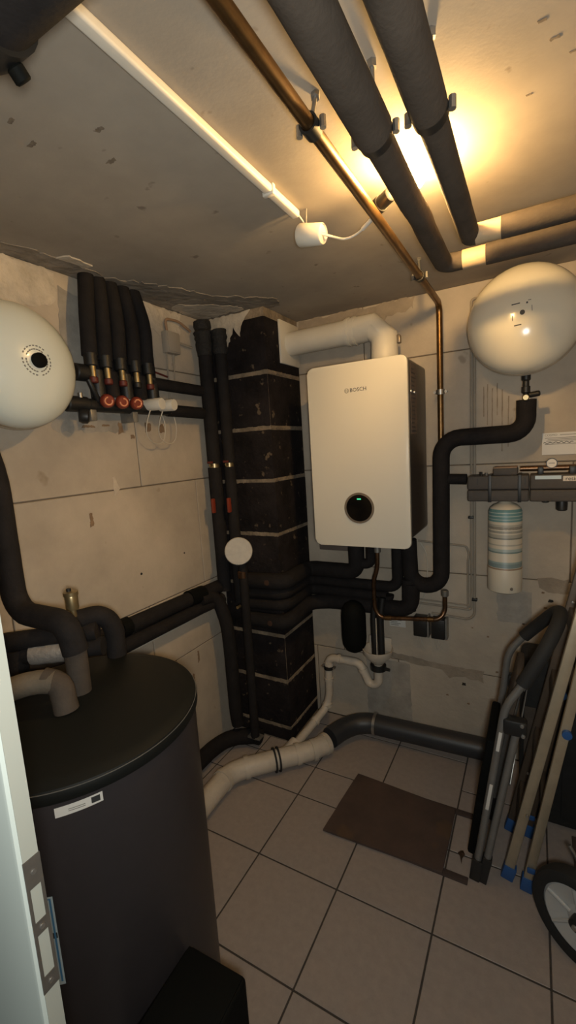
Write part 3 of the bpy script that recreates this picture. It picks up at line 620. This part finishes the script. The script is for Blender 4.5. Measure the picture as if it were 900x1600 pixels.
for i, (y, z) in enumerate(((1.362, 1.786), (1.432, 1.786))):
    a = part('actuator', lathe([(0, 0), (.023, 0), (.024, .004), (.025, .075), (.023, .080), (0, .080)], (-1.415, y, z), (1, .15, -.02), 24), 'white_pl', mf, label='white actuator')
    L = .13 if i == 0 else .125
    part('cord', tube([(-1.385, y-.01, z-.024), (-1.40, y-.022, z-.07), (-1.425, y-.01, z-.13), (-1.43, y+.05, z-.165), (-1.43, y+.10, z-.15), (-1.43, y+.115, z-.08), (-1.44, y+.11, z-.03)], .0024, .05, 8), 'cable', a)
jb = thing('junction_box', 'small grey junction box on the left wall near the black sealed pipes', 'box', (-1.47, 1.57, 2.03))
part('body', box(-1.479, -1.445, 1.555, 1.640, 2.035, 2.130, .004), 'box_grey', jb)
part('cover', box(-1.446, -1.440, 1.560, 1.635, 2.040, 2.125, .003), 'box_grey', jb)
part('cable', tube([(-1.46, 1.575, 2.13), (-1.462, 1.572, 2.185), (-1.462, 1.66, 2.19), (-1.462, 1.74, 2.16)], .006, .02, 10), 'brown_strip', jb)
part('cable', tube([(-1.46, 1.635, 2.09), (-1.462, 1.74, 2.085)], .006, n=10), 'box_grey', jb)
part('cable', tube([(-1.468, 1.57, 2.035), (-1.47, 1.56, 1.80)], .0035, n=8), 'conduit', jb)
part('cable', tube([(-1.468, 1.615, 2.035), (-1.47, 1.605, 1.90)], .003, n=8), 'conduit', jb)
rc = tag(part('red_cable', tube([(-1.452, 1.42, 1.945), (-1.455, 1.545, 1.925)], .0045, n=8), 'dark_red'), 'short dark red cable stub beside the manifold', 'cable')

# vertical insulated pipes left of the chimney
for (x, y, r, lab, m) in ((-1.405, 1.765, .034, 'left one of two black insulated riser pipes beside the chimney', 0), (-1.330, 1.79, .029, 'right one of two black insulated riser pipes beside the chimney', 1)):
    t = thing('riser_pipe', lab, 'pipe', (x, y, .9), 'riser pipes beside the chimney')
    z0 = .86 if m == 0 else .80
    part('insulation', tube([(x, y, z0), (x, y, 1.50)], r, n=18, sub=.06, wob=.012), 'foam', t)
    part('insulation', tube([(x, y, 1.52), (x, y, 2.10)], r, n=18, sub=.06, wob=.012), 'foam', t)
    part('valve', cyl((x, y, 1.495), (x, y, 1.525), r*.75, 14), 'brass', t)
    part('valve_screw', cyl((x+.004, y-r*.7, 1.512), (x+.004, y-r*1.25, 1.512), .006, 8), 'brass', t)
    part('valve_tab', box(x-.012, x+.016, y-r*1.2, y-r*.9, 1.522, 1.532), 'dark_red', t, smooth=False)
    h = part('valve_handle', box(x+.004, x+.018, y-r-.026, y-r-.004, 1.275, 1.348, .004), 'red', t, label='red lever handle')
    part('handle_stem', cyl((x+.01, y-r*.8, 1.32), (x+.01, y-r-.008, 1.32), .006, 8), 'black', t)
    b = tube([(x, y, 2.04), (x, y, 2.12), (x-.004, y, 2.20 if m == 0 else 2.15)], r*1.25, n=14, sub=.012, wob=.16)
    part('sealant', b, 'seal', t, label='rough black sealant')
ea = thing('insulated_pipe', 'thick black elbow pipe dropping from the wall pipes into the corner', 'pipe', (-1.33, 1.72, .4))
part('insulation', tube([(-1.42, 1.58, .865), (-1.41, 1.69, .855), (-1.375, 1.71, .74), (-1.365, 1.715, .62), (-1.365, 1.72, .20), (-1.365, 1.73, .13)], .034, .06, n=18, sub=.06, wob=.012), 'foam', ea)
gp = thing('pressure_gauge', 'pale round gauge on a black upright pipe in front of the chimney', 'gauge', (-1.25, 1.75, .3))
part('pipe', tube([(-1.262, 1.735, .08), (-1.258, 1.735, .965), (-1.258, 1.735, 1.02)], .0225, n=16, sub=.06, wob=.012), 'foam', gp)
gd = (Vector((0, 0, 1.57))-Vector((-1.25, 1.70, 1.09))).normalized()
gb = part('gauge_body', lathe([(0, -.025), (.060, -.022), (.068, -.010), (.068, .004), (.065, .008), (0, .008)], (-1.25, 1.70, 1.092), gd, 36), 'gauge', gp)
part('gauge_face', lathe([(0, .0), (.058, .0), (.058, .001), (0, .0015)], Vector((-1.25, 1.70, 1.092))+gd*.008, gd, 36), 'gauge', gb)
part('gauge_stem', tube([(-1.258, 1.735, 1.0), (-1.258, 1.73, 1.05), (-1.252, 1.715, 1.085)], .010, .02, n=10), 'black', gp)
part('brass_fitting', cyl((-1.285, 1.725, .80), (-1.285, 1.70, .80), .008, 10), 'brass', gp)
for z, x in ((.915, -1.262),): part('pipe_cap', cyl((x, 1.735, .945), (x, 1.735, .985), .026, 16, .004), 'copper_dark', gp)
part('base_plate', box(-1.30, -1.225, 1.715, 1.76, .075, .085, .002), 'zinc', gp)

# pipes along the left wall from the tank to the corner
wp1 = thing('insulated_pipe', 'upper black insulated pipe along the left wall behind the tank', 'pipe', (-1.43, 1.3, .88))
part('insulation', tube([(-1.435, .62, .905), (-1.435, 1.60, .885), (-1.42, 1.75, .885)], .033, .05, n=18, sub=.08, wob=.012), 'foam', wp1)
part('joint_wrap', tube([(-1.435, 1.115, .898), (-1.435, 1.16, .897)], .037, n=18), 'black_matt', wp1)
part('joint_wrap', tube([(-1.435, 1.52, .888), (-1.43, 1.62, .885)], .039, n=18, sub=.02, wob=.03), 'black_matt', wp1)
wp2 = thing('insulated_pipe', 'lower black insulated pipe along the left wall behind the tank', 'pipe', (-1.42, 1.3, .82))
part('insulation', tube([(-1.425, .62, .835), (-1.425, 1.60, .820), (-1.41, 1.74, .82)], .031, .05, n=18, sub=.08, wob=.012), 'foam', wp2)
tag(part('wall_cable', tube([(-1.474, .7, .79), (-1.474, 1.62, .775)], .005, n=8), 'conduit'), 'thin grey cable on the left wall just below the two long pipes', 'cable')
tag(part('wall_cable', tube([(-1.474, .7, .772), (-1.474, 1.55, .757)], .004, n=8), 'cable'), 'thin pale cable, lowest of the runs on the left wall', 'cable')

# ------------------------------------------------------------------ hot water tank
tk = thing('water_tank', 'large dark grey hot water cylinder with a black lid', 'tank', (-1.03, .645, 0))
tc_, tr_ = Vector((-1.030, .645, 0)), .297
part('jacket', lathe([(tr_-.02, .03), (tr_, .032), (tr_, .905), (tr_-.01, .91)], tc_, (0, 0, 1), 96), 'tank', tk)
part('lid', lathe([(tr_-.01, .906), (tr_+.006, .906), (tr_+.008, .910), (tr_+.008, .927), (tr_+.004, .936), (tr_-.012, .943), (tr_-.03, .947), (0, .950)], tc_, (0, 0, 1), 96), 'lid', tk, label='black plastic lid')
part('lid_trim', ring((tc_.x, tc_.y, .932), (0, 0, 1), tr_+.0045, .0022, .0015, 96), 'zinc', tk)
for a in (.4, 2.5, 4.6): part('foot', cyl((tc_.x+.22*math.cos(a), tc_.y+.22*math.sin(a), 0), (tc_.x+.22*math.cos(a), tc_.y+.22*math.sin(a), .035), .02, 12), 'black', tk)
def wraplabel(name, a0, a1, z0, z1, m, parent, r=tr_+.0006, n=10, tilt=0.0, label=None, t=.0006):
    b = bmesh.new(); A = []
    for rr in (r, r+t):
        A.append([[b.verts.new((tc_.x+rr*math.cos(a0+(a1-a0)*k/n), tc_.y+rr*math.sin(a0+(a1-a0)*k/n), z+tilt*k/n)) for z in (z0, z1)] for k in range(n+1)])
    for i in range(2):
        for k in range(n): b.faces.new((A[i][k][0], A[i][k+1][0], A[i][k+1][1], A[i][k][1]))
    for k in range(n):
        for e in (0, 1): b.faces.new((A[0][k][e], A[0][k+1][e], A[1][k+1][e], A[1][k][e]))
    for k in (0, n): b.faces.new((A[0][k][0], A[0][k][1], A[1][k][1], A[1][k][0]))
    return part(name, b, m, parent, smooth=False, label=label)

# pipes on top of the tank
t1 = thing('insulated_pipe', 'black insulated pipe from the left vessel bending down into the tank lid', 'pipe', (-1.1, .67, .95))
part('insulation', tube([(-1.20, .50, 2.23), (-1.24, .585, 1.74), (-1.308, .675, 1.56), (-1.308, .675, 1.150), (-1.070, .672, 1.152), (-1.058, .678, 1.07)], .0325, .07, n=20, sub=.05, wob=.012), 'foam', t1)
part('insulation', tube([(-1.058, .676, 1.100), (-1.066, .683, 1.03), (-1.072, .686, .949)], .0285, n=20, sub=.03, wob=.015), 'foam_grey', t1)
t2 = thing('insulated_pipe', 'faded brown insulated pipe curving low over the tank lid, nearest the door frame', 'pipe', (-1.05, .6, .95))
part('insulation', tube([(-1.20, .375, 1.015), (-1.085, .575, 1.032), (-1.045, .605, 1.025)], .029, .04, n=20, sub=.04, wob=.012), 'foam_light', t2)
part('insulation', tube([(-1.07, .590, 1.033), (-1.035, .612, 1.02), (-1.025, .612, .949)], .0295, .045, n=20, sub=.02, wob=.02), 'foam_grey', t2)
t3 = thing('insulated_pipe', 'black insulated pipe with grey foil tape beside the wall, rising behind the tank', 'pipe', (-1.25, .72, .95))
part('insulation', tube([(-1.445, .630, 1.040), (-1.17, .83, 1.050)], .030, .0, n=18, sub=.05, wob=.012), 'foam', t3)
part('insulation', tube([(-1.368, .683, .003), (-1.368, .683, 1.02)], .033, n=18, sub=.08, wob=.012), 'foam', t3)
part('insulation', tube([(-1.345, .70, .999), (-1.15, .83, 1.005)], .028, n=16), 'foam', t3)
part('foil_tape', tube([(-1.325, .712, 1.000), (-1.205, .79, 1.003)], .034, n=18, wob=.03, sub=.02), 'foil', t3, label='crumpled grey foil tape')
t4 = thing('insulated_pipe', 'black insulated pipe arching into the tank lid behind the brass vent', 'pipe', (-1.2, .86, .95))
part('insulation', tube([(-1.22, .79, 1.09), (-1.185, .86, 1.092), (-1.165, .885, 1.05), (-1.165, .885, .946)], .030, .045, n=18, sub=.04, wob=.012), 'foam', t4)
av = thing('air_vent', 'small brass air vent standing up between the tank pipes', 'vent', (-1.16, .79, 1.11))
part('body', lathe([(.010, 0), (.010, .022), (.0175, .024), (.0185, .030), (.0185, .062), (.0175, .066), (.021, .067), (.021, .078), (.012, .080), (0, .080)], (-1.195, .775, 1.112), (0, 0, 1), 22), 'brass', av)
part('cap', cyl((-1.198, .772, 1.191), (-1.198, .772, 1.200), .007, 12), 'black', av)

# labels on the tank (bearing angle measured from the tank axis)
rd = math.radians
lb = wraplabel('type_label', rd(-44.8), rd(-27.6), .872, .893, 'label', tk, tilt=.003, label='small white type label')
ib = wraplabel('print', rd(-31.8), rd(-28.6), .879, .892, 'ink', lb, r=tr_+.0013, n=3, t=.0003)
for k in range(2): wraplabel('print', rd(-40), rd(-34), .884-k*.004, .8853-k*.004, 'ink_grey', lb, r=tr_+.0013, n=4, t=.0003)
el = wraplabel('energy_label', rd(-66), rd(-50), .492, .702, 'label_pale', tk, label='white and blue energy label')
wraplabel('print', rd(-65.5), rd(-50.7), .696, .6985, 'label_blue', el, r=tr_+.0013, n=6, t=.0003)
wraplabel('print', rd(-51.4), rd(-50.7), .50, .697, 'label_blue', el, r=tr_+.0013, n=1, t=.0003)
wraplabel('print', rd(-56), rd(-52.0), .665, .690, 'label_blue', el, r=tr_+.0013, n=3, t=.0003)
wraplabel('print', rd(-65), rd(-50.2), .605, .618, 'ink', el, r=tr_+.0013, n=6, t=.0003)
for k in range(5): wraplabel('print', rd(-57), rd(-52.5), .53+k*.012, .5315+k*.012, 'ink_grey', el, r=tr_+.0013, n=3, t=.0003)
bxx = box(-.085, .085, -.10, .10, 0, .375, .012, 3)
xf(bxx, Matrix.Translation((-.640, .560, 0)) @ Matrix.Rotation(rd(2), 4, 'Z'))
bb = thing('waste_bin', 'black plastic bin standing on the floor right against the water tank', 'bin', (-.640, .56, 0))
part('body', bxx, 'black_matt', bb)
bl = box(-.078, .078, -.093, .093, .373, .378, .002); xf(bl, Matrix.Translation((-.640, .560, 0)) @ Matrix.Rotation(rd(2), 4, 'Z'))
part('lid', bl, 'black_matt', bb)

# ------------------------------------------------------------------ board on the floor, leaf
mt = thing('floor_board', 'dark brown board on two battens lying on the floor tiles', 'board', (-.49, 1.6, 0))
part('panel', prism(jag([(-.735, 1.428), (-.268, 1.445), (-.266, 1.755), (-.712, 1.784)], .0008, .05), (0, 0, .006), (1, 0, 0), (0, 1, 0), .009, .002), 'mat_brown', mt)
part('batten', box(-.64, -.183, 1.445, 1.475, .0003, .0058, .002), 'batten', mt)
part('batten', box(-.64, -.200, 1.745, 1.775, .0003, .0058, .002), 'batten', mt)
lf = bmesh.new()
vs = [lf.verts.new(p) for p in ((-.232, 1.566, .001), (-.222, 1.572, .008), (-.214, 1.580, .004), (-.205, 1.562, .007), (-.213, 1.545, .003), (-.212, 1.520, .001), (-.221, 1.545, .009), (-.218, 1.560, .012))]
for i in range(7): lf.faces.new((vs[7], vs[i], vs[(i+1) % 7]))
bmesh.ops.solidify(lf, geom=lf.faces[:], thickness=.0006)
tag(part('leaf', lf, 'leaf', smooth=False), 'small curled dead leaf on the tiles right of the brown board', 'leaf')

# ------------------------------------------------------------------ water group at the right
wg = thing('water_fitting', 'dark grey insulated water fitting with straps, stickers and gauge on the back wall', 'fitting', (0.0, 2.12, 1.30))
def shell(x0, x1, z0, z1, n_='shell'): return part(n_, box(x0, x1, 2.055, 2.175, z0, z1, .006, 3), 'group', wg)
shell(-.252, -.0155, 1.343, 1.402); shell(-.252, -.0155, 1.292, 1.341)
shell(-.0115, .30, 1.343, 1.402); shell(-.0115, .30, 1.292, 1.341)
for x in (-.1635, -.050): part('strap', box(x-.0065, x+.0065, 2.0535, 2.177, 1.289, 1.4045, .001), 'black', wg)
for x in (-.212, -.030): part('slot', box(x-.002, x+.002, 2.0542, 2.0555, 1.365, 1.392), 'ink', wg, smooth=False)
cpp = part('top_cap', box(-.152, -.058, 2.07, 2.16, 1.402, 1.432, .006), 'group', wg)
part('cap_lid', box(-.150, -.060, 2.072, 2.158, 1.431, 1.437, .002), 'brown_strip', cpp)
part('screw', cyl((-.20, 2.08, 1.40), (-.20, 2.08, 1.418), .006, 8), 'black', wg)
part('screw', cyl((-.178, 2.08, 1.40), (-.178, 2.08, 1.414), .005, 8), 'steel', wg)
part('pipe', cyl((-.05, 2.12, 1.425), (.30, 2.12, 1.425), .012, 14), 'copper_dark', wg)
part('flange', box(.015, .036, 2.075, 2.15, 1.400, 1.432, .003), 'black', wg)
part('flange', box(.125, .150, 2.075, 2.15, 1.400, 1.432, .003), 'black', wg)
gg = part('pressure_dial', lathe([(0, .0), (.020, .0), (.020, .014), (.017, .016), (.0165, .0145), (0, .0145)], (.063, 2.065, 1.447), (0, -1, .08), 30), 'dial', wg, label='small round dial')
part('dial_ring', ring((.063, 2.054, 1.448), (0, 1, -.08), .0175, .0028, .012, 30), 'black', gg)
part('pointer', box(.052, .074, 2.0495, 2.0505, 1.4475, 1.4492), 'ink', gg, smooth=False)
part('sticker', box(.006, .097, 2.0538, 2.0552, 1.384, 1.3985), 'label_pale', wg, smooth=False, label='blank pale blue sticker')
s2 = part('sticker', box(.103, .185, 2.0538, 2.0552, 1.3755, 1.3955), 'dial', wg, smooth=False, label='beige sticker with a black brand word')
text('resideo', .022, (.144, 2.0536, 1.385), (PI/2, 0, 0), 'ink', s2)
kn = part('drain_knob', lathe([(.012, 0), (.020, .003), (.021, .012), (.020, .038), (.016, .042), (0, .042)], (.103, 2.095, 1.293), (0, 0, -1), 14), 'black', wg)
part('drain_plug', cyl((.045, 2.10, 1.293), (.045, 2.10, 1.283), .014, 14, .003), 'black', wg)
wc = thing('filter_cartridge', 'cream cylinder with teal printed bands hanging below the dark water fitting', 'cartridge', (-.105, 2.095, .89))
part('cylinder', lathe([(0, .888), (.060, .888), (.068, .893), (.0695, .90), (.0695, .998), (.0675, 1.002), (.0665, 1.245), (.060, 1.262), (.045, 1.275), (.030, 1.280), (.018, 1.2925), (0, 1.2925)], (-.105, 2.105, 0), (0, 0, 1), 56), 'cartridge', wc)
pb = bmesh.new()
def cylmark(a0, a1, z0, z1, bm, r=.0668):
    n = 4; A = [[bm.verts.new((-.105+r*math.sin(a0+(a1-a0)*k/n), 2.105-r*math.cos(a0+(a1-a0)*k/n), z)) for z in (z0, z1)] for k in range(n+1)]
    for k in range(n): bm.faces.new((A[k][0], A[k+1][0], A[k+1][1], A[k][1]))
for z0, h in ((1.180, .002), (1.172, .002), (1.160, .002), (1.142, .002), (1.120, .003), (1.110, .002), (1.093, .002), (1.083, .002)):
    a = -1.25
    while a < 1.2:
        d = random.uniform(.12, .5); cylmark(a, min(1.25, a+d), z0, z0+h, pb); a += d+random.uniform(.04, .12)
part('print', pb, 'ink_grey', wc, smooth=False)
pt = bmesh.new(); cylmark(-1.1, -.45, 1.091, 1.101, pt); cylmark(-1.2, -.35, 1.135, 1.148, pt); cylmark(-.2, .9, 1.138, 1.150, pt)
part('printed_panel', pt, 'label', wc, smooth=False)
part('drain_dot', cyl((-.075, 2.042, .915), (-.075, 2.034, .915), .006, 12), 'ringgrey', wc)
pl = thing('info_plate', 'shiny printed label on the back wall above the dark water fitting', 'label', (.11, 2.198, 1.48))
part('sheet', box(.030, .205, 2.1965, 2.1995, 1.475, 1.568, .0008), 'label', pl, smooth=False)
text('COSMO', .013, (.062, 2.1963, 1.558), (PI/2, 0, 0), 'ink_grey', pl)
pk = bmesh.new()
for k, (z, x0, x1) in enumerate(((1.558, .095, .20), (1.546, .04, .20), (1.540, .05, .16), (1.534, .045, .19), (1.520, .04, .20))): box(x0, x1, 2.1958, 2.1967, z-.0012, z+.0012, bm=pk)
part('print', pk, 'ink_grey', pl, smooth=False)
pts = [(.035+.006*i, 2.1964, 1.526+.005*math.sin(i*1.9)*(.4+.6*((i*7) % 3)/2)) for i in range(19)]
part('handwriting', tube(pts, .0013, .003, 6), 'ink', pl)

# surface conduits on the back wall
def conduit(pts, r, label, m='conduit', R=.04, clips=()):
    t = thing('wall_conduit', label, 'conduit', pts[-1])
    part('tube', tube(pts, r, R, 10, sub=.2), m, t)
    for c in clips: part('clip', box(c[0]-.012, c[0]+.012, 2.176, 2.199, c[1]-.006, c[1]+.006, .002), 'black', t)
    return t
conduit([(-.12, 2.190, 2.172), (-.250, 2.190, 2.168), (-.253, 2.190, .745), (-.56, 2.190, .752)], .0055, 'left grey conduit down the back wall, turning left at its foot', R=.015, clips=((-.253, 1.2),))
conduit([(-.12, 2.189, 2.155), (-.236, 2.189, 2.152), (-.238, 2.189, .72), (-.265, 2.189, .695), (-.44, 2.189, .705)], .006, 'right grey conduit down the back wall, with a rounded bend at its foot', R=.05, clips=((-.238, .80),))
conduit([(-.268, 2.191, .74), (-.268, 2.191, .985), (-.262, 2.191, 1.02), (-.275, 2.191, 1.06), (-.50, 2.191, 1.075)], .005, 'short grey conduit running left behind the insulated pipe', R=.012)
conduit([(-.250, 2.191, .765), (-.55, 2.191, .772)], .004, 'thin grey conduit low on the wall beside the copper loop', R=.02)
tag(part('sensor_cable', tube([(-.49, 2.193, 1.065), (-.462, 2.193, 1.02), (-.455, 2.193, .93), (-.47, 2.193, .80), (-.50, 2.193, .72)], .0028, .05, 8), 'cable'), 'thin white cable on the wall between boiler and insulated pipe', 'cable')

# ------------------------------------------------------------------ folded steps with foam handle
def bar(a, b_, w, d, m, name, parent, up=(0, 1, 0), bev=.003):
    """box section from a to b; d along 'up', w across"""
    a, b_ = Vector(a), Vector(b_); t = (b_-a).normalized(); u = (Vector(up)-t*Vector(up).dot(t)).normalized(); v = t.cross(u)
    L = (b_-a).length; bm = box(-w/2, w/2, -d/2, d/2, 0, L, bev)
    mx = Matrix((v, u, t)).transposed().to_4x4(); mx.translation = a; xf(bm, mx)
    return part(name, bm, m, parent)
sl = thing('step_ladder', 'folded grey tube step ladder with a black foam handle loop', 'ladder', (-.14, 1.64, 0))
yn, yf_ = 1.49, 1.79
def fx(z): return -.164 + z*.137
loop = [(fx(.05), yn, .05), (fx(.69), yn, .69), (-.028, yn+.005, .758), (.045, yn+.02, .905), (.088, 1.60, .985), (.080, 1.70, .965), (.015, yf_-.01, .862), (-.035, yf_, .80), (-.075, yf_, .74), (fx(.62)-.008, yf_, .62), (fx(.05), yf_, .05)]
part('frame_tube', tube(loop, .0125, .05, 14, sub=.08), 'alu_tube', sl)
part('foam_grip', tube([(-.020, yn+.006, .772), (.045, yn+.02, .905), (.088, 1.60, .985), (.080, 1.70, .965), (.015, yf_-.01, .862), (-.022, yf_-.002, .815)], .0215, .06, 18, sub=.03, wob=.01), 'rubber', sl, label='black foam grip')
for y in (yn, yf_):
    bar((fx(.0), y, .002), (fx(.085), y, .085), .034, .034, 'black', 'foot', sl)
    rl = part('leg', tube([(-.130, y, .05), (-.036, y, .61)], .0125, n=14), 'alu_tube', sl)
    bar((-.139, y, .002), (-.120, y, .105), .030, .030, 'black', 'foot', sl)
    part('hinge', box(-.075, -.005, y-.020, y+.020, .600, .655, .008), 'black', sl)
    for z in (.610, .645): part('rivet', lathe([(0, 0), (.007, 0), (.006, .004), (0, .006)], (-.020+(.645-z)*.1, y-.020, z), (0, -1, 0), 12), 'steel', sl)
for z0, z1, x in ((.07, .29, -.022), (.32, .54, -.022)):
    bar((fx(z0)+x, 1.64, z0), (fx(z1)+x, 1.64, z1), .030, .262, 'black_matt', 'tread', sl, bev=.008)
bar((fx(.58)+.018, 1.66, .58), (fx(.77)+.03, 1.66, .77), .026, .19, 'foam_grey', 'top_tread', sl, bev=.010)
for z0, z1 in ((.53, .60), (.30, .40)):
    a = Vector((fx(z0), yn-.0128, z0)); b_ = Vector((fx(z1), yn-.0128, z1)); bar(a, b_, .010, .0012, 'label', 'sticker', sl, bev=0)
bar((-.055, yn+.01, .40), (-.005, 1.75, .665), .004, .03, 'alu_tube', 'brace', sl)

# aluminium folding ladder with blue feet
al = thing('folding_ladder', 'folded pale aluminium ladder with blue plastic feet leaning at the right', 'ladder', (-.03, 1.65, 0))
for k, (y, xa, xb) in enumerate(((1.54, -.066, .182), (1.76, -.066, .182))):
    ft = bar((xa+.003, y, .003), (xa+.0166, y, .055), .040, .030, 'blue', 'foot', al)
    bar((xa+.012, y, .05), (xb, y, 1.27), .032, .022, 'alu' if k == 0 else 'alu_shaded', 'stile', al, bev=.003)
    part('rivet', lathe([(0, 0), (.006, 0), (.005, .003), (0, .004)], (xa+.196*.98, y-.013, .98), (0, -1, 0), 12), 'steel', al)
    part('rivet', lathe([(0, 0), (.006, 0), (.005, .003), (0, .004)], (xa+.196*.28+.01, y-.013, .28), (0, -1, 0), 12), 'steel', al)
for k, (y, xa, xb) in enumerate(((1.52, -.004, .200), (1.76, -.004, .200))):
    bar((xa+.002, y, .003), (xa+.010, y, .055), .038, .030, 'blue', 'foot', al)
    bar((xa+.008, y, .05), (xb, y, 1.24), .028, .022, 'alu' if k == 0 else 'alu_shaded', 'stile', al, bev=.003)
    part('hinge_knob', lathe([(0, 0), (.014, 0), (.014, .012), (0, .014)], (xa+.1715*.63, y-.013, .63), (0, -1, 0), 16), 'blue', al, label='blue hinge knob')
    part('cap', box(xa+.005, xa+.030, y-.019, y-.012, .085, .105, .003), 'blue', al)
for z in (.22, .46, .70, .94, 1.16): bar((-.066+z*.2, 1.552, z), (-.066+z*.2, 1.748, z), .020, .045, 'alu_shaded', 'tread', al, up=(.2, 0, 1))
for z in (.30, .75, 1.15): bar((-.004+z*.168, 1.532, z), (-.004+z*.168, 1.748, z), .018, .018, 'alu_shaded', 'rung', al, up=(.2, 0, 1))
part('strap', tube([(.165, 1.515, 1.00), (.18, 1.49, .92), (.165, 1.49, .80), (.15, 1.515, .75)], .006, .04, 10), 'black', al)

# sack truck with the big wheel
hc = thing('hand_truck', 'black hand truck with a white-rimmed wheel at the right edge', 'cart', (.2, 1.5, 0))
wa = Vector((-.50, -.85, .02)).normalized()
for c, lab in ((Vector((.145, 1.355, .139)), 1), (Vector((.38, 1.74, .139)), 0)):
    tw = part('tyre', lathe([(.104, -.024), (.122, -.028), (.136, -.022), (.141, 0), (.136, .022), (.122, .028), (.104, .024), (.104, -.024)], c, wa, 48), 'rubber', hc)
    part('rim', lathe([(.1045, -.012), (.1045, .014), (.098, .018), (.040, .004), (.030, .010), (0, .010)], c, wa, 48), 'rim', tw, label='pale wheel rim')
    u = wa.orthogonal().normalized(); v = wa.cross(u)
    for k in range(6):
        a = k*PI/3; p = c+wa*.010+(u*math.cos(a)+v*math.sin(a))*.03; q = c+wa*.016+(u*math.cos(a)+v*math.sin(a))*.097
        part('spoke', tube([p, q], .006, n=8), 'rim', tw)
    part('hub', lathe([(.022, 0), (.020, .03), (.012, .034), (0, .034)], c+wa*.006, wa, 18), 'black', tw)
    part('hub_cap', lathe([(.008, 0), (.007, .006), (0, .007)], c+wa*.040, wa, 12), 'steel', tw)
part('axle', cyl((.155, 1.375, .137), (.375, 1.73, .139), .010, 12), 'steel', hc)
part('frame_tube', tube([(.20, 1.42, .16), (.24, 1.46, .70), (.27, 1.50, 1.02), (.40, 1.68, 1.02), (.37, 1.66, .70), (.34, 1.64, .16)], .013, .05, 14), 'black', hc)
part('frame_brace', tube([(.115, 1.45, .29), (.16, 1.43, .22), (.24, 1.43, .20)], .006, .02, 10), 'steel', hc)
part('toe_plate', box(.15, .44, 1.47, 1.80, .016, .026), 'mat_brown', hc, smooth=False)

# black folded case standing behind the ladders
cs_ = thing('storage_case', 'black case with a grey printed strip standing behind the two ladders', 'case', (.2, 1.92, 0))
part('body', box(-.035, .40, 1.845, 2.025, .002, .70, .03, 4), 'fabric', cs_)
part('printed_strip', box(-.018, .022, 1.8425, 1.8455, .27, .50, .001), 'foam_grey', cs_, smooth=False, label='grey printed strip')
part('side_panel', box(.115, .40, 1.838, 1.846, .05, .66, .003), 'fabric', cs_)
part('handle', tube([(.10, 1.90, .695), (.10, 1.90, .735), (.24, 1.90, .735), (.24, 1.90, .695)], .010, .02, 10), 'black', cs_)
